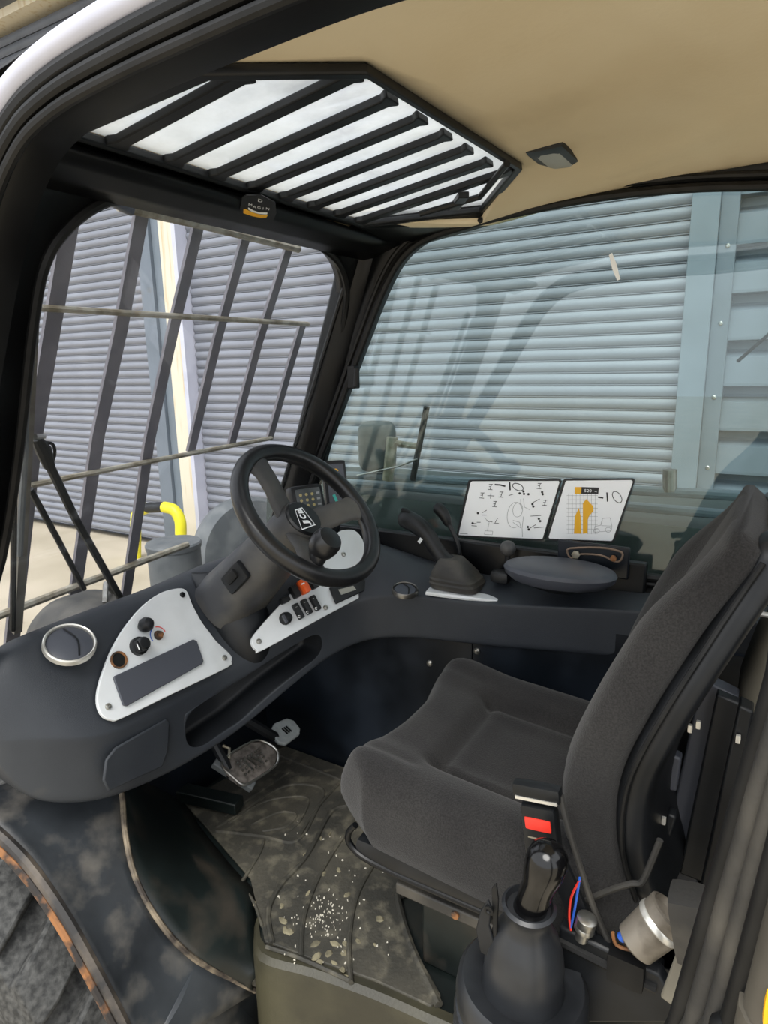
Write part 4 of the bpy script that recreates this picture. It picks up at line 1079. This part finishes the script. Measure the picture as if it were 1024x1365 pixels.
# runners, adjuster and box
O('runner', *bx(.80, .835, .06, .50, .228, .252), M['frame'], st, bevel=.003)
O('runner', *bx(1.13, 1.165, .06, .50, .228, .252), M['frame'], st, bevel=.003)
O('lower_runner', *bx(.79, .845, .03, .47, .205, .226), M['dusty_rubber'], st, bevel=.003)
O('lower_runner', *bx(1.12, 1.175, .03, .47, .205, .226), M['dusty_rubber'], st, bevel=.003)
for y in (.12, .22, .36): O('runner_bolt', *lathe((.79, y, .217), (-1, 0, 0), [(.007, 0), (.007, .004), (.003, .005)], 8), M['rust'], st)
lp = crv([onX(*p, .775) for p in [(474, 1100), (465, 1110), (466, 1124), (485, 1143), (530, 1166), (590, 1192), (650, 1218)]], 4)
O('slide_lever', *tube(lp, .0055, 10), M['frame'], st)
sb = thing('seat_box', 'black steel seat box under the driver seat', 'box', (1.0, .2, 0))
O('box_shell', *bx(.865, 1.20, -.10, .46, .0, .203), M['arch'], sb, bevel=.004)
O('top_flange', *bx(.85, 1.21, -.10, .475, .193, .203), M['frame'], sb, bevel=.002)

# ---- seat belt buckle
def sx(x, y): return onX(x, y, .715)
bc = sx(722, 1104)
bu = (sx(718, 1070) - sx(726, 1140)).normalized(); br = (sx(755, 1096) - sx(700, 1100)); br = (br - bu * br.dot(bu)).normalized(); bn = br.cross(bu)
if bn.x > 0: bn = -bn
t = thing('belt_buckle', 'black seat belt buckle with red release button beside the seat', 'buckle', bc - V((0, 0, .08)))
ax3 = (br, bu, bn)
O('casing', *rbox(bc - bu * .005, (.023, .040, .011), .006, ax3, (6, 8, 4)), M['black'], t)
O('release_button', *rbox(bc + bu * .012 + bn * .010, (.017, .0085, .003), .002, ax3, (4, 4, 2)), M['red'], t)
O('casing_line', *box(bc - bu * .008 + bn * .0112, (.015, .0009, .0005), ax3), M['rod'], t)
O('red_flag', *box(bc - bu * .034 + bn * .010, (.012, .006, .003), rot_ax(bn, -15, ax3)), M['red'], t)
O('tongue', *rbox(bc + bu * .052, (.031, .010, .009), .004, ax3, (6, 4, 3)), M['black'], t)
O('tongue_edge', *box(bc + bu * .044 + bn * .007, (.027, .002, .003), ax3), M['chrome'], t)
O('stalk', *tube(crv([bc - bu * .035 + br * .012, bc - bu * .09 + br * .03, bc - bu * .16 + br * .05], 4), 1.0, up=bn, prof=[(.014, .003), (.014, -.003), (-.014, -.003), (-.014, .003)]), M['black'], t)
O('webbing', *tube(crv([bc + bu * .052 + br * .03, bc + br * .035 + bu * .01, bc - bu * .09 + br * .055, bc - bu * .15 + br * .075], 4), .004, 8), M['dusty_rubber'], t)

# ---- gear / transfer lever with bellows
lb_ = V((.655, .19, .10))
t = thing('floor_lever', 'floor lever with a glossy black grip and torn ribbed rubber gaiter', 'lever', lb_)
top_c = onX(706, 1205, .655); ld = (top_c - lb_ - V((0, 0, .10))).normalized()
axd = (onX(706, 1205, .655) - onX(692, 1365, .655)).normalized()
base_c = onX(694, 1335, .655)
prof = [(.084, -.13), (.084, -.07), (.076, -.066), (.083, -.06), (.084, -.048), (.082, -.04), (.075, -.036), (.082, -.031), (.084, -.02), (.082, -.012), (.074, -.008), (.081, -.003), (.083, .012), (.081, .030), (.075, .038), (.066, .036), (.052, .030), (.049, .045), (.049, .065), (.046, .085), (.040, .104), (.032, .118), (.028, .130), (.030, .143), (.033, .149), (.029, .152), (.026, .146)]
O('gaiter', *lathe(base_c, axd, prof, 40), mat('gaiter_rubber', '1f2124', 0.36, col2='2c2e31', nscale=14), t)
gt = onX(728, 1150, .655)
O('grip', *lathe(base_c + axd * .135, (gt - (base_c + axd * .135)), [(.021, -.03), (.0215, .0), (.019, .02), (.020, .035), (.019, .045), (.0215, .06), (.024, .075), (.0245, .09), (.022, .101), (.014, .109), (.003, .112)], 28), mat('glossy_grip', '0c0c0d', 0.16), t)
fl_ = [onX(*p, .63) for p in [(634, 1240), (640, 1215), (650, 1200), (655, 1212), (652, 1235), (660, 1262), (665, 1285), (640, 1270)]]
O('torn_flap', *prism(fl_, (.004, 0, 0)), M['black'], t, bevel=.0015)
O('flap_strip', *prism([onX(*p, .632) for p in [(655, 1185), (661, 1178), (664, 1200), (662, 1255), (657, 1255)]], (.004, 0, 0)), M['rubber'], t, bevel=.001)
O('flap_eyelet', *lathe(onX(652, 1213, .629), (-1, 0, 0), [(.006, 0), (.006, .002), (.003, .0025), (.002, .001)], 12), M['rubber'], t)

# ---- loose wiring and fittings behind the lever
def lx(x, y): return onX(x, y, .70)
t = thing('loose_wires', 'thin red and blue loose wires behind the floor lever', 'wires', lx(768, 1235))
O('red_wire', *tube(crv([lx(773, 1173), lx(762, 1195), lx(759, 1220), lx(761, 1240)], 5), .0016, 6), M['red'], t)
O('blue_wire', *tube(crv([lx(773, 1170), lx(769, 1195), lx(765, 1218), lx(761, 1236)], 5), .0016, 6), M['blue'], t)
c = lx(780, 1234)
t = thing('plug_connector', 'small silver plug connector lying behind the floor lever', 'connector', c - V((0, 0, .02)))
pa = (lx(774, 1252) - lx(781, 1228)).normalized()
O('knurled_nut', *lathe(c, pa, [(.009, -.014), (.0125, -.012), (.0125, -.002), (.0115, .0), (.0125, .002), (.0125, .006), (.010, .008)], 16), M['screw'], t)
O('plug_nose', *lathe(c, pa, [(.008, .008), (.008, .022), (.006, .024)], 14), M['screw'], t)
c = lx(873, 1236)
t = thing('socket_cup', 'grimy silver socket cup beside the seat base', 'socket', c - V((0, 0, .05)))
ca = (lx(905, 1205) - lx(850, 1265)); ca = V((.25, -.55, .75)).normalized()
O('cup', *lathe(c, ca, [(.018, -.036), (.024, -.032), (.026, .0), (.027, .026), (.024, .028), (.022, .02), (.01, .016)], 28), mat('grimy_cup', '847d72', 0.45, 0.3, col2='50493f', nscale=25), t)
O('cup_rib', *lathe(c, ca, [(.0262, .004), (.028, .006), (.028, .011), (.0268, .013)], 28), M['chrome'], t)
O('blue_plug', *tube([lx(842, 1240), lx(828, 1250)], .006, 10), M['blue'], t)
O('red_lead', *tube(crv([lx(817, 1243), lx(822, 1260), lx(845, 1268), lx(870, 1277)], 4), .0022, 6), M['rust'], t)
c = onX(922, 1232, .62)
t = thing('seat_bracket', 'scuffed grey bracket with a beige plate beside the door pillar', 'bracket', c - V((0, 0, .09)))
O('scuffed_block', *rbox(c, (.02, .018, .036), .006, rot_ax('X', -12), (4, 4, 5)), M['dusty_rubber'], t)
O('beige_plate', *prism([onX(*p, .63) for p in [(880, 1330), (905, 1262), (925, 1262), (900, 1345)]], (.006, 0, 0)), M['beige'], t, bevel=.002)
t = thing('floor_channel', 'black cable channel along the floor behind the lever', 'channel', lx(800, 1290))
O('tray', *prism([lx(*p) for p in [(745, 1235), (800, 1262), (880, 1300), (900, 1335), (895, 1365), (740, 1365)]], (.02, 0, 0)), M['black'], t, bevel=.004)
O('tray_edge', *tube([lx(740, 1252), lx(800, 1282), (lx(875, 1318))], .006, 8), M['rubber'], t)
O('side_block', *rbox(lx(835, 1290), (.012, .022, .02), .004, None, (3, 3, 3)), M['rubber'], t)
# pan bracket line under the backrest
tag(O('belt_bracket', *tube(crv([onX(*p, .74) for p in [(782, 1200), (815, 1186), (842, 1178), (856, 1176), (868, 1150), (880, 1120)]], 3), .004, 8), M['dusty_rubber']), 'bent steel bracket below the backrest', 'bracket')

# ================================================================== REAR OF THE CAB
struct('wall_rear', *bx(.55, 1.42, -.36, -.34, -.1, 1.4), M['frame'], smooth=0, label='black rear cab wall behind the seat') if False else None
wrr = struct('wall_rear', *bx(.50, 1.42, -.26, -.24, -.1, .72), M['frame'], smooth=0, label='black rear bulkhead behind the seat')
def rchan(px, X, d, m, name):
    O(name, *prism([onX(*p, X) for p in px], (d, 0, 0)), M[m], wrr, bevel=.003)
rchan([(935, 905), (985, 930), (918, 1230), (870, 1200)], .93, .03, 'vent', 'seat_back_channel')
rchan([(955, 925), (990, 940), (945, 1180), (905, 1165)], .90, .02, 'black', 'seat_back_channel')
rchan([(985, 940), (1005, 950), (950, 1230), (925, 1222)], .84, .03, 'frame', 'seat_back_channel')
rchan([(880, 1000), (908, 1012), (902, 1056), (872, 1050)], .88, .02, 'vent', 'hinge_plate')
rchan([(890, 1085), (902, 1090), (868, 1200), (858, 1196)], .86, .02, 'black', 'hinge_plate')
for x, y in ((920, 971), (931, 966), (885, 1094), (984, 985), (878, 1118)):
    O('clip', *rbox(onX(x, y, .835), (.003, .003, .0055), .0015, None, (2, 2, 2)), M['chrome'], wrr)
c = onX(1010, 885, 1.02)
t = thing('rear_cover', 'dusty beige grey moulded cover behind the backrest', 'cover', c - V((0, 0, .2)))
O('shell', *rbox(c + V((0, -.085, -.01)), (.10, .10, .085), .05, rot_ax('X', 12), (8, 8, 8)), M['beige'], t)
O('skirt', *rbox(c + V((0, -.10, -.18)), (.09, .06, .14), .02, None, (4, 4, 6)), M['black'], t)
O('silver_trim', *tube([onX(995, 815, 1.0), onX(1035, 822, 1.0)], .004, 8), M['chrome'], t)
# B-pillar at the near right
tb = thing('rear_door_post', 'ribbed grey rubber seals on the rear door post at lower right', 'door post', (.45, -.03, .2))
def bpost(pts, X, r, m, name):
    P_ = [onX(*p, X) for p in pts]; d_ = P_[0] - P_[1]
    P_ = [V((X, P_[0].y - .10, 1.37)), V((X, P_[0].y - .06, (P_[0].z + 1.37) / 2))] + P_ + [V((X, P_[-1].y + .01, -.25))]
    O(name, *tube(crv(P_, 3), r, 12), M[m], tb)
bpost([(1075, 780), (1043, 900), (1012, 1010), (965, 1170), (908, 1365), (870, 1500)], .47, .010, 'rubber', 'inner_seal')
bpost([(1090, 800), (1058, 920), (1028, 1020), (985, 1170), (930, 1365), (892, 1500)], .455, .010, 'dusty_rubber', 'ribbed_seal')
bpost([(1105, 820), (1075, 930), (1045, 1040), (1006, 1180), (955, 1365), (915, 1500)], .44, .009, 'dusty_rubber', 'ribbed_seal')
bpost([(1120, 850), (1090, 960), (1060, 1060), (1026, 1190), (978, 1365), (945, 1480)], .425, .009, 'rubber', 'outer_seal')
O('post_skin', *tube(crv([V((.43, -.20, 1.38)), V((.42, -.15, 1.10))] + [onX(*p, .41) for p in [(1180, 900), (1140, 1030), (1085, 1200), (1040, 1365), (1010, 1480)]] + [V((.41, -.01, -.25))], 3), .022, 14), mat('post_lining', '4a463e', 0.6, col2='5a554b', nscale=8), tb)
O('orange_mark', *rbox(onX(1028, 1345, .388), (.003, .004, .012), .002, None, (2, 3, 4)), M['yellow'], tb)

# ================================================================== WINDOW STICKERS
DXP = 1.412
def dp(cx, cy, off=0.0):  # survey coordinates read at 3.94x from (600,620)
    return onX(600 + cx / 3.938, 620 + cy / 3.938, DXP - off)
def strokes(lines, w):
    geo = []
    for ln_ in lines:
        for (x0, y0), (x1, y1) in zip(ln_, ln_[1:]):
            d = math.hypot(x1 - x0, y1 - y0) or 1; nx, ny = -(y1 - y0) / d * w, (x1 - x0) / d * w
            geo.append(([dp(x0 + nx, y0 + ny, .0016), dp(x1 + nx, y1 + ny, .0016), dp(x1 - nx, y1 - ny, .0016), dp(x0 - nx, y0 - ny, .0016)], [(0, 1, 2, 3)]))
    return join(*geo)
def ellp(cx, cy, rx, ry, rot, n=14, a0=0, a1=360):
    r = math.radians(rot); out = []
    for k in range(n + 1):
        a = math.radians(a0 + (a1 - a0) * k / n); x, y = rx * math.cos(a), ry * math.sin(a)
        out.append((cx + x * math.cos(r) - y * math.sin(r), cy + x * math.sin(r) + y * math.cos(r)))
    return out
def dots(cs, r):
    geo = []
    for x, y in cs:
        geo.append(([dp(*p, .0017) for p in ellp(x, y, r, r, 0, 8)[:-1]], [tuple(range(8))]))
    return join(*geo)
def sheet(name, label, corner, inner):
    t = thing(name, label, 'sticker', dp(*corner[3]))
    O('border', *prism([dp(*p, -.001) for p in corner], (-.0012, 0, 0)), M['ink'], t, smooth=0)
    O('paper', *prism([dp(*p, .0004) for p in inner], (-.0008, 0, 0)), M['vinyl_white'], t, smooth=0)
    return t
t = sheet('control_sticker', 'white instruction sticker with control diagrams low on the side window', [(104, 76), (580, 74), (586, 84), (492, 394), (484, 398), (36, 376), (34, 368), (96, 84)], [(116, 85), (570, 83), (574, 90), (486, 384), (480, 388), (46, 367), (46, 360), (108, 92)])
br_ = lambda x, y, s=1: [[(x - 8, y - 14), (x + 12, y - 14)], [(x + 6, y - 14), (x - 2, y + 12)], [(x - 14, y + 12), (x + 10, y + 14)], [(x - 8, y - 2), (x + 4, y - 2)]]
L_ = []
for x, y in ((212, 115), (168, 160), (268, 155), (235, 205), (468, 110), (497, 198)): L_ += br_(x, y)
L_ += [[(432, 198), (470, 178)], [(418, 332), (450, 312)], [(440, 330), (492, 325)], [(422, 268), (478, 264)], [(308, 160), (332, 152)], [(196, 160), (232, 162)], [(214, 148), (212, 176)], [(170, 250), (192, 236)], [(165, 262), (192, 262)], [(140, 300), (160, 300)], [(236, 302), (250, 278)], [(228, 304), (256, 306)], [(112, 305), (140, 308)], [(112, 318), (140, 320)], [(190, 292), (222, 298)]]
O('line_print', *strokes(L_, 1.5), M['ink'], t, smooth=0)
O('bold_print', *strokes([[(234, 102), (262, 104), (290, 111)], [(312, 88), (315, 132)]], 4.0), M['ink'], t, smooth=0)
O('tyre_print', *strokes([ellp(356, 115, 30, 17, 25)], 2.0), M['ink'], t, smooth=0)
O('dot_print', *dots([(365, 148), (388, 151), (411, 153), (385, 138), (483, 142), (486, 153), (432, 205), (437, 217), (466, 282), (473, 294), (408, 325), (413, 338), (146, 252), (118, 305)], 6.5), M['ink'], t, smooth=0)
O('grey_print', *strokes([ellp(340, 262, 40, 68, 8, 18, 60, 330), ellp(355, 235, 26, 38, 8), [(385, 175), (390, 220), (420, 235)], [(370, 178), (372, 220)], [(385, 270), (378, 330), (380, 378)], [(330, 300), (372, 330), (365, 300), (330, 290)], [(180, 275), (205, 300), (196, 345)], [(184, 345), (224, 347), (222, 366), (180, 364), (184, 345)]], 1.0), M['greyink'], t, smooth=0)
O('part_number', *strokes([[(50, 358), (92, 361)]], 1.6), M['greyink'], t, smooth=0)
t = sheet('load_chart', 'white load chart sticker with yellow reach diagram on the side window', [(602, 72), (960, 68), (970, 76), (968, 90), (862, 402), (850, 408), (512, 394), (506, 386), (594, 80)], [(612, 82), (950, 78), (958, 84), (958, 92), (854, 392), (846, 398), (522, 385), (518, 378), (606, 88)])
O('grid_print', *strokes([[(622 + 20 * k, 150), (622 + 20 * k, 362)] for k in range(8)] + [[(612, 160 + 22 * k), (775, 160 + 22 * k)] for k in range(10)], .7), M['greyink'], t, smooth=0)
O('reach_print', [dp(*p, .0022) for p in [(650, 360), (655, 270), (676, 225), (685, 265), (688, 360)]], [(0, 1, 2, 3, 4)], M['yellow'], t, smooth=0)
O('reach_print', [dp(*p, .0022) for p in [(697, 360), (697, 200), (715, 178), (750, 215), (752, 240), (728, 270), (722, 290), (722, 358)]], [tuple(range(8))], M['yellow'], t, smooth=0)
O('badge_print', [dp(*p, .0020) for p in [(655, 115), (690, 115), (688, 151), (654, 151)]], [(0, 1, 2, 3)], M['yellow'], t, smooth=0)
O('badge_arrow', *strokes([[(664, 128), (680, 133), (668, 142)]], 2.5), M['ink'], t, smooth=0)
O('model_bar', [dp(*p, .0020) for p in [(690, 115), (781, 118), (778, 151), (688, 151)]], [(0, 1, 2, 3)], M['ink'], t, smooth=0)
O('model_number', *text('520', .0092, dp(724, 134, .003), dp(760, 136) - dp(700, 134), dp(720, 120) - dp(718, 150), .0004, squash=1.15), M['vinyl_white'], t, smooth=0)
O('model_suffix', *text('-40', .004, dp(764, 138, .003), dp(760, 136) - dp(700, 134), dp(720, 120) - dp(718, 150), .0004), M['vinyl_white'], t, smooth=0)
O('bold_print', *strokes([[(776, 168), (804, 173)], [(823, 143), (827, 192)]], 3.6), M['ink'], t, smooth=0)
O('tyre_print', *strokes([ellp(877, 168, 20, 34, -35)], 1.8), M['ink'], t, smooth=0)
O('machine_print', *strokes([[(752, 355), (760, 322), (790, 316), (800, 280), (840, 276), (850, 320), (846, 345), (760, 352)], ellp(770, 345, 14, 12, 0), ellp(830, 340, 15, 13, 0), [(800, 280), (795, 318), (848, 320)]], .9), M['greyink'], t, smooth=0)
tag(O('glue_residue', *prism([onX(*p, 1.415) for p in [(812, 340), (816, 337), (822, 352), (827, 372), (823, 374), (816, 358)]], (-.001, 0, 0)), M['vinyl_white'], smooth=0), 'white smear of sticker residue high on the side window', 'residue')
# header sticker
def hp_(x, y, off=.018): return onP(305 + x / 12.8, 245 + y / 12.8, HT[0] + HN * (off - .010), HN)
t = thing('maker_sticker', 'black oval sticker with white letters and orange bar on the header', 'sticker', hp_(470, 620))
O('backing', *prism([hp_(*p, .0165) for p in [(190, 420), (230, 220), (300, 180), (560, 180), (790, 300), (810, 480), (760, 600), (560, 640), (280, 560)]], HN * .002), M['ink'], t, smooth=0)
O('orange_bar', *prism([hp_(*p, .019) for p in [(255, 430), (290, 430), (420, 490), (540, 525), (665, 530), (640, 570), (540, 575), (400, 545), (250, 495)]], HN * .0006), M['yellow'], t, smooth=0)
O('white_underline', *prism([hp_(*p, .019) for p in [(335, 400), (420, 450), (520, 485), (660, 490), (655, 515), (520, 510), (400, 475), (330, 430)]], HN * .0006), M['vinyl_white'], t, smooth=0)
for ch, x, y in (('M', 370, 355), ('A', 440, 390), ('G', 518, 405), ('I', 588, 418), ('N', 665, 425)):
    O('letter', *text(ch, .0125, hp_(x, y, .0195), hp_(700, 440) - hp_(340, 350), hp_(500, 300) - hp_(490, 420), .0002), M['vinyl_white'], t, smooth=0)
O('crest_letter', *text('D', .0155, hp_(540, 285, .0195), hp_(700, 440) - hp_(340, 350), hp_(500, 300) - hp_(490, 420), .0002), M['vinyl_white'], t, smooth=0)

# ================================================================== WINDSCREEN GUARD AND WIPER
GO = .13
def gp_(x, y): return ws(x, y, GO)
t = thing('windscreen_guard', 'welded flat bar guard outside the windscreen', 'guard', gp_(190, 780))
def flat(pts, w, name, m='steelbar', d=.004, off=0):
    P_ = [ws(x, y, GO + off) for x, y in pts]
    O(name, *tube(P_, 1.0, up=WSN, prof=[(w, d), (-w, d), (-w, -d), (w, -d)]), M[m], t, smooth=0)
flat([(95, 282), (70, 430), (45, 580), (22, 800), (14, 870)], .0155, 'upright_bar')
flat([(189, 280), (160, 440), (130, 580), (100, 790)], .0145, 'upright_bar')
flat([(265, 296), (230, 440), (198, 590), (165, 810)], .0135, 'upright_bar')
flat([(328, 313), (290, 450), (254, 601)], .0125, 'upright_bar')
flat([(387, 323), (345, 455), (308, 593)], .0125, 'upright_bar')
flat([(404, 429), (383, 500), (359, 585)], .0125, 'upright_bar')
def rod(pts, r=.006, name='cross_rod'):
    O(name, *tube([ws(x, y, GO - .008) for x, y in pts], r, 8), M['rod'], t)
rod([(158, 275), (270, 300), (398, 332)], .009); rod([(50, 410), (230, 421), (411, 432)]); rod([(40, 647), (200, 615), (362, 584)]); rod([(-10, 824), (90, 786), (196, 746), (250, 726)], .009)
O('tape_wrap', *rbox(ws(158, 271, GO - .02), (.03, .008, .010), .005, rot_ax('Y', 15), (4, 3, 3)), M['vent'], t)
t = thing('wiper', 'parallel arm windscreen wiper parked upright beside the door pillar', 'wiper', ws(150, 800, .03))
def wpt(x, y, o=.035): return ws(x, y, o)
O('blade_spine', *tube([wpt(47, 338), wpt(42, 450), wpt(34, 620), wpt(26, 780), wpt(22, 842)], 1.0, up=WSN, prof=[(.008, .006), (-.008, .006), (-.008, -.006), (.008, -.006)]), mat('blade_steel', '6f6b62', 0.5, 0.2, col2='57534b', nscale=20), t)
O('blade_rubber', *tube([wpt(32, 350, .02), wpt(27, 480, .02), wpt(19, 640, .02), wpt(17, 840, .02)], .0055, 8), M['rubber'], t)
O('yoke', *tube([wpt(36, 470, .03), wpt(33, 600, .03), wpt(26, 740, .03)], .006, 8), M['greypart'], t)
O('main_arm', *tube([wpt(62, 612, .05), wpt(100, 690, .05), wpt(162, 800, .05)], [.0085, .008, .008], 8), M['rubber'], t)
O('follower_arm', *tube([wpt(40, 652, .045), wpt(75, 715, .045), wpt(112, 785, .045)], .006, 8), M['rubber'], t)
O('arm_head', *tube([wpt(48, 584, .05), wpt(58, 600, .05), wpt(66, 622, .05)], [.009, .014, .010], 10), M['rubber'], t)
O('head_loop', *tube(crv([wpt(58, 590, .05), wpt(70, 592, .05), wpt(73, 605, .05), wpt(67, 622, .05)], 4), .003, 8), M['rubber'], t)
O('pivot_pin', *tube([wpt(46, 582, .03), wpt(58, 582, .06)], .005, 8), M['screw'], t)
